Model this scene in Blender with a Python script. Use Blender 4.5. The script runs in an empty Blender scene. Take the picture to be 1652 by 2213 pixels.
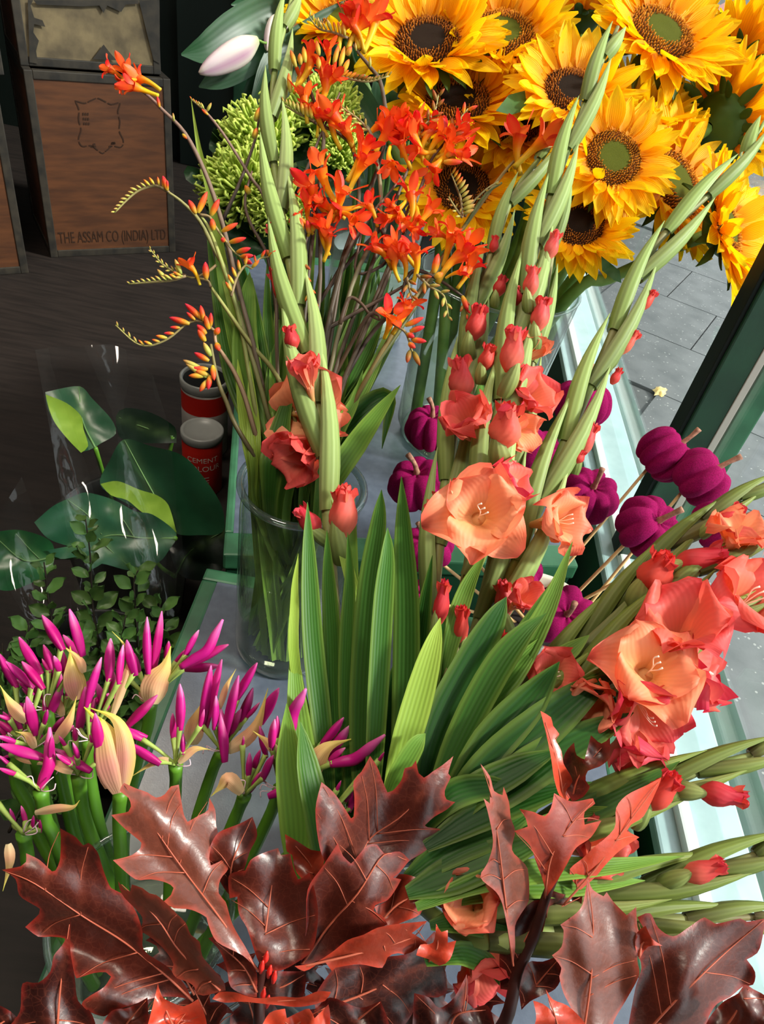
import bpy, bmesh, math, random
from mathutils import Vector, Matrix, Quaternion
from mathutils.geometry import delaunay_2d_cdt

scene = bpy.context.scene
COL = scene.collection

# ------------------------------------------------------------------ camera
# World: platform top is z = 0, +Y runs along the shop window, +X points to the window.
FW, FH, FOC = 1652.0, 2213.0, 1532.0
RC = Matrix(((0.98231728, -0.1849902, -0.02883398),
             (0.09877006, 0.64287295, -0.75957807),
             (0.15905108, 0.74329873, 0.64977669)))
CAM = Vector((0.0, 0.0, 0.8))
cam_data = bpy.data.cameras.new('camera')
cam_data.sensor_fit = 'HORIZONTAL'
cam_data.sensor_width = 36.0
cam_data.lens = FOC / FW * 36.0
cam_data.clip_start = 0.02
cam_data.clip_end = 100
cam = bpy.data.objects.new('camera', cam_data)
COL.objects.link(cam)
cam.matrix_world = Matrix.Translation(CAM) @ RC.to_4x4()
scene.camera = cam

# ------------------------------------------------------------------ world, sun, exposure
world = bpy.data.worlds.new('overcast_sky')
scene.world = world
world.use_nodes = True
bg = world.node_tree.nodes['Background']
bg.inputs[0].default_value = (0.93, 0.97, 1.0, 1)
bg.inputs[1].default_value = 1.7
sun_data = bpy.data.lights.new('sun', 'SUN')
sun_data.energy = 4.2
sun_data.angle = math.radians(7)
sun_data.color = (1.0, 0.96, 0.88)
sun = bpy.data.objects.new('sun', sun_data)
COL.objects.link(sun)
SUN_FROM = Vector((0.80, -0.10, 0.62)).normalized()
sun.rotation_euler = SUN_FROM.to_track_quat('Z', 'Y').to_euler()
vs = scene.view_settings
vs.view_transform = 'Standard'
vs.look = 'None'
vs.exposure = 0.45
vs.gamma = 1.0
vs.use_curve_mapping = False

# ------------------------------------------------------------------ helpers
def ray(px, py):
    return RC @ Vector(((px - FW / 2) / FOC, -(py - FH / 2) / FOC, -1.0))
def U(px, py, t):
    """the point at depth t (metres along the view axis) on the ray of a photo pixel"""
    return CAM + ray(px, py) * t
def UZ(px, py, z):
    r = ray(px, py)
    return CAM + r * ((z - CAM.z) / r.z)
def depth(P):
    return -((RC.transposed() @ (P - CAM)).z)
def camdir(x, y, z):
    return (RC @ Vector((x, y, z))).normalized()
def lin(c):
    c /= 255.0
    return c / 12.92 if c <= 0.04045 else ((c + 0.055) / 1.055) ** 2.4
def S(r, g, b):
    return (lin(r), lin(g), lin(b))
def mixc(a, b, f):
    f = max(0.0, min(1.0, f))
    return tuple(a[i] * (1 - f) + b[i] * f for i in range(3))
def ramp(stops, v):
    if v <= stops[0][0]: return stops[0][1]
    for (a, ca), (b, cb) in zip(stops, stops[1:]):
        if v <= b: return mixc(ca, cb, (v - a) / (b - a))
    return stops[-1][1]
def lerp(a, b, f): return a + (b - a) * f

MATS = {}
def mat(name, col=(0.5, 0.5, 0.5), rough=0.5, spec=0.5, metal=0.0, vcol=False, col2=None, nscale=30.0, nfac=1.0,
        bump=0.0, bscale=200.0, transl=0.0, sheen=0.0, coat=0.0, rand=0.0, stripe=0.0, stripes=14.0, stretch=None, detail=3.0,
        hue=0.0):
    m = bpy.data.materials.new(name)
    m.use_nodes = True
    nt = m.node_tree
    N = nt.nodes; L = nt.links
    bs = N['Principled BSDF']; out = N['Material Output']
    bs.inputs['Roughness'].default_value = rough
    bs.inputs['Specular IOR Level'].default_value = spec
    bs.inputs['Metallic'].default_value = metal
    bs.inputs['Sheen Weight'].default_value = sheen
    bs.inputs['Coat Weight'].default_value = coat
    if vcol:
        a = N.new('ShaderNodeAttribute'); a.attribute_name = 'Col'; c = a.outputs['Color']
    else:
        r = N.new('ShaderNodeRGB'); r.outputs[0].default_value = (*col, 1); c = r.outputs[0]
    tc = N.new('ShaderNodeTexCoord')
    vec = tc.outputs['Object']
    if stretch:
        mp = N.new('ShaderNodeMapping'); mp.inputs['Scale'].default_value = stretch
        L.new(vec, mp.inputs[0]); vec = mp.outputs[0]
    if col2 is not None:
        n = N.new('ShaderNodeTexNoise'); n.inputs['Scale'].default_value = nscale; n.inputs['Detail'].default_value = detail
        L.new(vec, n.inputs['Vector'])
        cr = N.new('ShaderNodeValToRGB')
        cr.color_ramp.elements[0].position = 0.36; cr.color_ramp.elements[1].position = 0.66
        L.new(n.outputs['Fac'], cr.inputs[0])
        ml = N.new('ShaderNodeMath'); ml.operation = 'MULTIPLY'; ml.inputs[1].default_value = nfac
        L.new(cr.outputs[0], ml.inputs[0])
        mx = N.new('ShaderNodeMix'); mx.data_type = 'RGBA'
        L.new(ml.outputs[0], mx.inputs[0]); L.new(c, mx.inputs[6]); mx.inputs[7].default_value = (*col2, 1)
        c = mx.outputs[2]
    hgt = None
    if stripe:
        w = N.new('ShaderNodeTexWave'); w.wave_type = 'BANDS'; w.bands_direction = 'X'
        w.inputs['Scale'].default_value = stripes; w.inputs['Distortion'].default_value = 0.6
        w.inputs['Detail'].default_value = 2.0
        L.new(tc.outputs['UV'], w.inputs['Vector'])
        hs0 = N.new('ShaderNodeHueSaturation')
        mr = N.new('ShaderNodeMapRange'); mr.inputs['To Min'].default_value = 1 - stripe; mr.inputs['To Max'].default_value = 1 + stripe
        L.new(w.outputs['Fac'], mr.inputs[0]); L.new(mr.outputs[0], hs0.inputs['Value']); L.new(c, hs0.inputs['Color'])
        c = hs0.outputs[0]; hgt = w.outputs['Fac']
    if rand or hue:
        oi = N.new('ShaderNodeObjectInfo'); hs = N.new('ShaderNodeHueSaturation')
        mr = N.new('ShaderNodeMapRange'); mr.inputs['To Min'].default_value = 1 - rand; mr.inputs['To Max'].default_value = 1 + rand
        L.new(oi.outputs['Random'], mr.inputs[0]); L.new(mr.outputs[0], hs.inputs['Value'])
        if hue:
            mr2 = N.new('ShaderNodeMapRange'); mr2.inputs['To Min'].default_value = 0.5 - hue; mr2.inputs['To Max'].default_value = 0.5 + hue
            L.new(oi.outputs['Random'], mr2.inputs[0]); L.new(mr2.outputs[0], hs.inputs['Hue'])
        L.new(c, hs.inputs['Color']); c = hs.outputs[0]
    L.new(c, bs.inputs['Base Color'])
    if sheen: L.new(c, bs.inputs['Sheen Tint'])
    if bump:
        b = N.new('ShaderNodeBump'); b.inputs['Strength'].default_value = bump; b.inputs['Distance'].default_value = 0.002
        if hgt is None:
            n = N.new('ShaderNodeTexNoise'); n.inputs['Scale'].default_value = bscale; n.inputs['Detail'].default_value = 3
            L.new(vec, n.inputs['Vector']); hgt = n.outputs['Fac']
        L.new(hgt, b.inputs['Height']); L.new(b.outputs[0], bs.inputs['Normal'])
    if transl:
        t = N.new('ShaderNodeBsdfTranslucent'); L.new(c, t.inputs[0])
        ms = N.new('ShaderNodeMixShader'); ms.inputs[0].default_value = transl
        L.new(bs.outputs[0], ms.inputs[1]); L.new(t.outputs[0], ms.inputs[2]); L.new(ms.outputs[0], out.inputs[0])
    MATS[name] = m
    return m

def glass_mat(name, tint=(1, 1, 1), ior=1.45, rough=0.02, haze=0.0, hcol=(1, 1, 1), graze=0.9):
    """thin clear sheet: transparent with a Fresnel reflection (and a little haze of its own)"""
    m = bpy.data.materials.new(name); m.use_nodes = True
    nt = m.node_tree; N = nt.nodes; L = nt.links
    N.remove(N['Principled BSDF']); out = N['Material Output']
    tr = N.new('ShaderNodeBsdfTransparent'); tr.inputs[0].default_value = (*tint, 1)
    gl = N.new('ShaderNodeBsdfGlossy'); gl.inputs['Roughness'].default_value = rough
    lw = N.new('ShaderNodeLayerWeight'); lw.inputs[0].default_value = 0.5     # Schlick reflectance, same from both sides
    pw = N.new('ShaderNodeMath'); pw.operation = 'POWER'; pw.inputs[1].default_value = 4.0; L.new(lw.outputs['Facing'], pw.inputs[0])
    f0 = ((ior - 1) / (ior + 1)) ** 2
    fr = N.new('ShaderNodeMapRange'); fr.inputs['To Min'].default_value = f0; fr.inputs['To Max'].default_value = graze; L.new(pw.outputs[0], fr.inputs[0])
    src = tr
    if haze:
        df = N.new('ShaderNodeBsdfDiffuse'); df.inputs[0].default_value = (*hcol, 1)
        mh = N.new('ShaderNodeMixShader'); mh.inputs[0].default_value = haze
        L.new(tr.outputs[0], mh.inputs[1]); L.new(df.outputs[0], mh.inputs[2]); src = mh
    mx = N.new('ShaderNodeMixShader')
    L.new(fr.outputs[0], mx.inputs[0]); L.new(src.outputs[0], mx.inputs[1]); L.new(gl.outputs[0], mx.inputs[2])
    L.new(mx.outputs[0], out.inputs[0])
    MATS[name] = m
    return m

WM = {}
def tag(o, label=None, cat=None, group=None, kind=None):
    if label: o['label'] = label
    if cat: o['category'] = cat
    if group: o['group'] = group
    if kind: o['kind'] = kind
    return o
def empty(name, loc, label=None, cat=None, group=None):
    o = bpy.data.objects.new(name, None); COL.objects.link(o)
    o.empty_display_size = 0.02
    o.location = loc
    WM[o] = Matrix.Translation(loc)
    return tag(o, label, cat, group)
def put(name, me, m, parent=None, M=None):
    """link mesh data as one object whose world matrix is M"""
    if m is not None and len(me.materials) == 0:
        me.materials.append(MATS[m] if isinstance(m, str) else m)
    o = bpy.data.objects.new(name, me); COL.objects.link(o)
    M = M or Matrix.Identity(4)
    if parent is not None:
        o.parent = parent
        o.matrix_parent_inverse = WM[parent].inverted()
    o.matrix_basis = M
    WM[o] = M
    return o
def mesh(name, verts, faces, cols=None, uvs=None, smooth=True):
    me = bpy.data.meshes.new(name)
    me.from_pydata([tuple(v) for v in verts], [], faces)
    if cols is not None:
        at = me.color_attributes.new('Col', 'FLOAT_COLOR', 'POINT')
        at.data.foreach_set('color', [x for c in cols for x in (c[0], c[1], c[2], 1.0)])
    if uvs is not None:
        ul = me.uv_layers.new(name='UV')
        li = [0] * len(me.loops); me.loops.foreach_get('vertex_index', li)
        ul.data.foreach_set('uv', [x for i in li for x in uvs[i]])
    if smooth: me.shade_smooth()
    me.update()
    return me
def part(name, data, m, parent=None):
    """data = (verts, faces, cols, uvs) in world space; recentred on its own middle"""
    verts, faces, cols, uvs = data
    c = sum(verts, Vector()) / len(verts)
    me = mesh(name, [v - c for v in verts], faces, cols, uvs)
    return put(name, me, m, parent, Matrix.Translation(c))
def join(*ds):
    V, F, C, Uv = [], [], [], []
    for (v, f, c, u) in ds:
        k = len(V); V += v; F += [tuple(i + k for i in q) for q in f]
        C += c if c else [(0.5, 0.5, 0.5)] * len(v); Uv += u if u else [(0, 0)] * len(v)
    return V, F, C, Uv

def smooth(pts, n=5):
    P = [Vector(p) for p in pts]
    if len(P) < 3:
        return [P[0].lerp(P[-1], i / n) for i in range(n + 1)]
    Q = [P[0] * 2 - P[1]] + P + [P[-1] * 2 - P[-2]]
    r = []
    for i in range(1, len(Q) - 2):
        a, b, c, d = Q[i - 1:i + 3]
        for k in range(n):
            t = k / n
            r.append(0.5 * ((2 * b) + (c - a) * t + (2 * a - 5 * b + 4 * c - d) * t * t + (3 * b - a - 3 * c + d) * t ** 3))
    r.append(P[-1])
    return r
def interp(a, v):
    if not isinstance(a, (list, tuple)): return a
    if len(a) == 1: return a[0]
    x = max(0, min(1, v)) * (len(a) - 1); i = min(int(x), len(a) - 2)
    return a[i] + (a[i + 1] - a[i]) * (x - i)
def tube(pts, rad, ns=8, sm=4, col=None):
    P = smooth(pts, sm) if sm else [Vector(p) for p in pts]
    n = len(P); V = []; F = []; C = []; Uv = []
    T = [(P[min(i + 1, n - 1)] - P[max(i - 1, 0)]).normalized() for i in range(n)]
    up = Vector((0, 0, 1)) if abs(T[0].z) < 0.9 else Vector((1, 0, 0))
    a = T[0].cross(up).normalized()
    for i in range(n):
        a = (a - T[i] * a.dot(T[i])).normalized(); b = T[i].cross(a)
        v = i / (n - 1); r = interp(rad, v)
        for k in range(ns):
            th = 2 * math.pi * k / ns
            V.append(P[i] + (a * math.cos(th) + b * math.sin(th)) * r)
            C.append(col(v) if callable(col) else (col or (0.5, 0.5, 0.5))); Uv.append((k / ns, v))
    for i in range(n - 1):
        for k in range(ns):
            k2 = (k + 1) % ns
            F.append((i * ns + k, i * ns + k2, (i + 1) * ns + k2, (i + 1) * ns + k))
    F.append(tuple(range(ns - 1, -1, -1))); F.append(tuple((n - 1) * ns + k for k in range(ns)))
    return V, F, C, Uv
def grid(rows, cols=None, closed=False):
    n = len(rows); m = len(rows[0]); V = [p for r in rows for p in r]; F = []; C = None
    if cols: C = [c for r in cols for c in r]
    for i in range(n - 1):
        for j in range(m if closed else m - 1):
            j2 = (j + 1) % m
            F.append((i * m + j, i * m + j2, (i + 1) * m + j2, (i + 1) * m + j))
    Uv = [(j / max(1, m - 1), i / max(1, n - 1)) for i in range(n) for j in range(m)]
    return V, F, C, Uv
def blade(pts, wmax, prof=None, face=None, fold=0.25, m=5, sm=5, col=None, twist=0.0):
    """strap leaf along pts (base to tip), folded along its midrib"""
    P = smooth(pts, sm); n = len(P); rows = []; cols = []
    prof = prof or [0.5, 0.75, 0.95, 1.0, 0.92, 0.7, 0.38, 0.02]
    for i in range(n):
        T = (P[min(i + 1, n - 1)] - P[max(i - 1, 0)]).normalized()
        nrm = (face if face is not None else (CAM - P[i])).normalized()
        v = i / (n - 1)
        if twist: nrm = Quaternion(T, twist * (v if twist > 0 else v)) @ nrm
        nrm = (nrm - T * nrm.dot(T)).normalized()
        s = T.cross(nrm); w = wmax * interp(prof, v) * 0.5
        rows.append([P[i] + s * (w * u) + nrm * (-fold * w * (1 - abs(u))) for u in [2 * j / (m - 1) - 1 for j in range(m)]])
        cols.append([(col(v, 2 * j / (m - 1) - 1) if col else (0.5, 0.5, 0.5)) for j in range(m)])
    return grid(rows, cols)
def lathe(prof, c, ns=40, col=None):
    rows = [[Vector((c[0] + r * math.cos(2 * math.pi * k / ns), c[1] + r * math.sin(2 * math.pi * k / ns), c[2] + z)) for k in range(ns)] for r, z in prof]
    return grid(rows, None, True)
def box(x0, x1, y0, y1, z0, z1):
    V = [Vector((x, y, z)) for z in (z0, z1) for y in (y0, y1) for x in (x0, x1)]
    F = [(0, 2, 3, 1), (4, 5, 7, 6), (0, 1, 5, 4), (2, 6, 7, 3), (0, 4, 6, 2), (1, 3, 7, 5)]
    return V, F, None, None
def rbox(x0, x1, y0, y1, z0, z1, b=0.003, M=None):
    """box with bevelled edges, optionally moved by M"""
    bm = bmesh.new()
    v, f, _, _ = box(x0, x1, y0, y1, z0, z1)
    vs_ = [bm.verts.new(p) for p in v]
    for q in f: bm.faces.new([vs_[i] for i in q])
    bmesh.ops.bevel(bm, geom=list(bm.edges), offset=b, segments=2, affect='EDGES', profile=0.6)
    bm.verts.index_update()
    V = [(M @ p.co if M else p.co.copy()) for p in bm.verts]; F = [tuple(q.index for q in fc.verts) for fc in bm.faces]
    bm.free()
    return V, F, None, None
def flat_part(name, data, m, parent=None):
    o = part(name, data, m, parent)
    o.data.shade_flat()
    return o
def seg(a, b, w=None, side=None):
    """matrix that takes local +Z unit length onto a->b, width w"""
    d = b - a; L = d.length; z = d / L
    s = side if side is not None else (CAM - a)
    y = (s - z * s.dot(z))
    y = y.normalized() if y.length > 1e-6 else z.orthogonal().normalized()
    x = y.cross(z)
    w = w or L
    return Matrix(((x.x * w, y.x * w, z.x * L, a.x), (x.y * w, y.y * w, z.y * L, a.y), (x.z * w, y.z * w, z.z * L, a.z), (0, 0, 0, 1)))
def text_mesh(txt, size):
    cu = bpy.data.curves.new('lettering', 'FONT'); cu.body = txt; cu.size = size; cu.align_x = 'CENTER'; cu.align_y = 'CENTER'
    o = bpy.data.objects.new('lettering', cu); COL.objects.link(o)
    bpy.context.view_layer.update()
    me = bpy.data.meshes.new_from_object(o.evaluated_get(bpy.context.evaluated_depsgraph_get()))
    bpy.data.objects.remove(o); bpy.data.curves.remove(cu)
    me.materials.clear()
    return me

# ------------------------------------------------------------------ materials
mat('green_paint', S(28, 66, 44), 0.38, 0.5, col2=S(22, 52, 36), nscale=14, bump=0.08, bscale=120)
mat('green_trim', S(52, 102, 72), 0.4, 0.5, col2=S(38, 82, 56), nscale=20, bump=0.08, bscale=120)
mat('slate_top', S(74, 82, 98), 0.30, 0.7, col2=S(92, 100, 116), nscale=60, nfac=0.7, bump=0.05, bscale=600, detail=8)
mat('sill_paint', S(156, 182, 182), 0.3, 0.6, col2=S(136, 164, 165), nscale=30, nfac=0.6)
mat('sill_bead_highlight', S(226, 234, 232), 0.3, 0.6)  # near-white puts the sunlit highlight of the bead into its colour
mat('strip_metal', S(178, 174, 164), 0.4, 0.5)
mat('dark_floor', S(36, 29, 26), 0.6, 0.3, col2=S(23, 18, 16), nscale=6, stretch=(1.0, 9.0, 1.0), bump=0.15, bscale=18, detail=8)
mat('dark_wall', S(16, 26, 22), 0.6, 0.3)
mat('ceiling_paint', S(190, 190, 184), 0.8, 0.2)
mat('pavement', S(112, 114, 115), 0.75, 0.3, col2=S(94, 97, 98), nscale=7, bump=0.25, bscale=90, detail=10)
def speckle(m, scale, thr, col):
    nt = MATS[m].node_tree; N = nt.nodes; L = nt.links
    bs = N['Principled BSDF']; src = bs.inputs['Base Color'].links[0].from_socket
    tc = N.new('ShaderNodeTexCoord'); v = N.new('ShaderNodeTexVoronoi'); v.inputs['Scale'].default_value = scale
    v.inputs['Randomness'].default_value = 1.0
    L.new(tc.outputs['Object'], v.inputs['Vector'])
    lt = N.new('ShaderNodeMath'); lt.operation = 'LESS_THAN'; lt.inputs[1].default_value = thr
    L.new(v.outputs['Distance'], lt.inputs[0])
    n = N.new('ShaderNodeTexNoise'); n.inputs['Scale'].default_value = scale * 0.37
    L.new(tc.outputs['Object'], n.inputs['Vector'])
    gt = N.new('ShaderNodeMath'); gt.operation = 'GREATER_THAN'; gt.inputs[1].default_value = 0.52
    L.new(n.outputs['Fac'], gt.inputs[0])
    mu = N.new('ShaderNodeMath'); mu.operation = 'MULTIPLY'; L.new(lt.outputs[0], mu.inputs[0]); L.new(gt.outputs[0], mu.inputs[1])
    mx = N.new('ShaderNodeMix'); mx.data_type = 'RGBA'
    L.new(mu.outputs[0], mx.inputs[0]); L.new(src, mx.inputs[6]); mx.inputs[7].default_value = (*col, 1)
    L.new(mx.outputs[2], bs.inputs['Base Color'])
speckle('pavement', 46, 0.2, S(150, 151, 148))
mat('joint_dark', S(98, 100, 100), 0.8, 0.3, col2=S(86, 88, 88), nscale=9, bump=0.2, bscale=60)
speckle('joint_dark', 40, 0.22, S(150, 151, 148))
mat('plywood', S(84, 48, 24), 0.6, 0.35, col2=S(62, 34, 17), nscale=5, stretch=(1.5, 1.5, 9.0), bump=0.1, bscale=20, detail=8)
mat('tin_edge', S(50, 44, 36), 0.6, 0.4, 0.1, col2=S(28, 25, 22), nscale=25)
mat('stencil_ink', S(48, 30, 20), 0.8, 0.2)
mat('torn_paper', S(112, 98, 72), 0.7, 0.3, col2=S(76, 66, 50), nscale=14, bump=0.5, bscale=25, detail=6)
mat('can_red', S(205, 36, 24), 0.4, 0.5)
mat('can_white', S(214, 210, 206), 0.45, 0.5, col2=S(170, 160, 156), nscale=15)
mat('can_lid', S(140, 142, 140), 0.35, 0.5)
mat('can_black', S(10, 10, 11), 0.4, 0.4)
mat('print_white', S(235, 225, 215), 0.6, 0.3)
glass_mat('window_glass', (0.96, 0.99, 0.98), 1.25, 0.0)
glass_mat('jar_glass', (0.955, 0.98, 0.965), 1.45, 0.02, haze=0.008, hcol=(0.8, 0.9, 0.85))
glass_mat('thick_glass', (0.72, 0.82, 0.78), 2.0, 0.03, haze=0.04, hcol=(0.75, 0.85, 0.8))
glass_mat('water_surface', (0.90, 0.96, 0.84), 1.33, 0.03, haze=0.02, hcol=(0.7, 0.8, 0.6))
glass_mat('cellophane', (0.985, 0.99, 0.99), 1.5, 0.05, haze=0.004, graze=0.16)
mat('pot_glaze', S(236, 228, 212), 0.35, 0.5)
mat('soil_foam', S(40, 34, 34), 0.9, 0.2)
mat('bamboo', S(218, 178, 120), 0.5, 0.4, rand=0.08)
mat('zinc', S(120, 124, 126), 0.45, 0.5, 0.6)

def structure(name, data, m, bevel=False):
    o = flat_part(name, data, m)
    return tag(o, kind='structure')

# ------------------------------------------------------------------ setting
FZ = -0.5
structure('floor', box(-3.0, 0.43, -1.6, 4.2, FZ - 0.05, FZ), 'dark_floor')
structure('wall_left', box(-3.1, -3.0, -1.6, 4.2, FZ, 2.5), 'dark_wall')
structure('wall_back', box(-3.0, -0.20, 4.2, 4.3, FZ, 2.5), 'dark_wall')
structure('trim_4', box(-0.20, 0.60, 4.2, 4.3, -0.72, 0.0), 'green_paint')
w2 = empty('window_2', (0.2, 4.25, 0.0)); w2['kind'] = 'structure'
flat_part('pane', box(-0.14, 0.60, 4.249, 4.251, 0.0, 2.5), 'window_glass', w2)
for x_ in (-0.20, 0.54): flat_part('post', rbox(x_, x_ + 0.06, 4.2, 4.3, 0.0, 2.5, 0.004), 'green_paint', w2)
structure('wall_front', box(-3.1, 0.60, -1.4, -1.3, FZ, 2.5), 'dark_wall')  # unseen wall added to keep sky reflections off the oak leaves
structure('ceiling', box(-3.1, 0.62, -1.6, 4.3, 2.5, 2.6), 'ceiling_paint')
gnd = structure('ground_outside', join(box(0.60, 60.0, -6.0, 90.0, -0.78, -0.716), box(-8.0, 0.60, 4.3, 90.0, -0.78, -0.716)), 'joint_dark')
slab_me = None
sdat = rbox(0.003, 0.597, 0.003, 0.597, -0.016, 0.0, 0.002)
slab_me = mesh('slab', sdat[0], sdat[1], smooth=False)
for i in range(-3, 12):
    for j in range(-2, 12):
        Ms = Matrix.Translation((0.9, 0.4, -0.70)) @ Matrix.Rotation(math.radians(-28), 4, 'Z') @ Matrix.Translation((i * 0.6 + (0.3 if j % 2 else 0), j * 0.6, 0))
        c_ = Ms @ Vector((.3, .3, 0))
        if c_.x > 1.05 and c_.x < 5.5 and -0.2 < c_.y < 7.5: put('slab', slab_me, 'pavement', gnd, Ms)

# window sill: kerb wall, sill board, raised bead and lower strip
structure('wall_right', box(0.432, 0.60, -1.6, 4.2, -0.72, -0.015), 'green_paint')
structure('trim_1', rbox(0.428, 0.458, -1.6, 4.2, -0.02, -0.001, 0.004), 'sill_paint')
structure('trim_2', rbox(0.456, 0.473, -1.6, 4.2, -0.012, 0.012, 0.004), 'sill_bead_highlight')
structure('trim_3', rbox(0.471, 0.541, -1.6, 4.2, -0.02, 0.004, 0.003), 'sill_paint')
# window: one thin pane and its posts
w = empty('window_1', (0.512, 1.3, 0.0)); w['kind'] = 'structure'
flat_part('pane', box(0.511, 0.513, -1.6, 4.2, 0.004, 2.5), 'window_glass', w)
for y in (0.93, 2.75):
    p = flat_part('post', rbox(0.455, 0.500, y, y + 0.05, 0.004, 2.5, 0.003), 'green_paint', w)
    flat_part('inner_groove', rbox(0.449, 0.462, y + 0.006, y + 0.044, 0.004, 2.5, 0.002), 'dark_wall', p)
    flat_part('gasket_strip', rbox(0.4995, 0.5105, y - 0.001, y + 0.05, 0.004, 2.5, 0.001), 'strip_metal', p)
    flat_part('outer_post', rbox(0.5135, 0.548, y, y + 0.05, 0.004, 2.5, 0.003), 'green_trim', p)
# dark painted door leaf far behind, upper left
d = empty('door_1', (-0.75, 4.1, FZ)); d['kind'] = 'structure'
flat_part('leaf', rbox(-1.35, -0.21, 4.13, 4.17, FZ, 1.9, 0.004), 'dark_wall', d)
for x in (-1.05, -0.66, -0.34):
    flat_part('stile', rbox(x, x + 0.12, 4.09, 4.135, FZ, 1.9, 0.006), 'green_paint', d)

# unseen ceiling lamps added to fill the left sides, suggested by warm jar glints
mat('fill_lamp_housing', S(60, 62, 60), 0.5, 0.4)
lm = bpy.data.materials.new('fill_lamp_diffuser'); lm.use_nodes = True
lb = lm.node_tree.nodes['Principled BSDF']; lb.inputs['Emission Color'].default_value = (1, .86, .68, 1); lb.inputs['Emission Strength'].default_value = 6.0
MATS['fill_lamp_diffuser'] = lm
for x, y, lab in ((-0.75, 0.15, 'added warm fill lamp on the ceiling over the near left of the display'), (-0.95, 1.5, 'added warm fill lamp on the ceiling further back over the shop floor')):
    lr_ = empty('ceiling_fill_lamp', (x, y, 2.5), lab, 'lamp', 'fill lamps added on the ceiling')
    flat_part('housing', rbox(x - .32, x + .32, y - .16, y + .16, 2.455, 2.499, .006), 'fill_lamp_housing', lr_)
    flat_part('diffuser', rbox(x - .30, x + .30, y - .14, y + .14, 2.448, 2.456, .002), 'fill_lamp_diffuser', lr_)
    ld = bpy.data.lights.new('fill_lamp_light', 'AREA'); ld.shape = 'RECTANGLE'; ld.size = .58; ld.size_y = .26; ld.energy = 13.0; ld.color = (1, .88, .72)
    lo = bpy.data.objects.new('fill_lamp_light', ld); COL.objects.link(lo); lo.parent = lr_; lo.matrix_parent_inverse = WM[lr_].inverted(); lo.location = (x, y, 2.44)

# ------------------------------------------------------------------ display platforms
def platform(name, M, w_, d_, h, trim, label, st=None):
    st = st or trim
    r = empty(name, M @ Vector((w_ / 2, d_ / 2, -h)), label, 'display platform', 'green display platforms in the window')
    flat_part('body', rbox(0.004, w_ - 0.004, 0.004, d_ - 0.004, -h, -0.03, 0.002, M), 'green_paint', r)
    flat_part('top_panel', rbox(st - 0.001, w_ - st + 0.001, trim - 0.001, d_ - trim + 0.001, -0.028, 0.0, 0.0008, M), 'slate_top', r)
    for (a, b, c, e) in ((0, w_, 0, trim), (0, w_, d_ - trim, d_), (0, st, trim, d_ - trim), (w_ - st, w_, trim, d_ - trim)):
        flat_part('edge_trim', rbox(a, b, c, e, -0.03, 0.0012, 0.004, M), 'green_trim', r)
    return r
platform('display_platform', Matrix.Translation((-0.214, 0.02, 0.0)), 0.612, 0.712, 0.5, 0.024,
         'slate topped display platform with green edge under the coral flowers')
PL_M = Matrix.Translation((-0.19, 0.735, 0.03)) @ Matrix.Rotation(math.radians(12.3), 4, 'Z')
platform('display_platform', PL_M, 0.57, 1.15, 0.53, 0.05,
         'slate topped green platform set askew behind, carrying the sunflower vase', 0.014)

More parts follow.
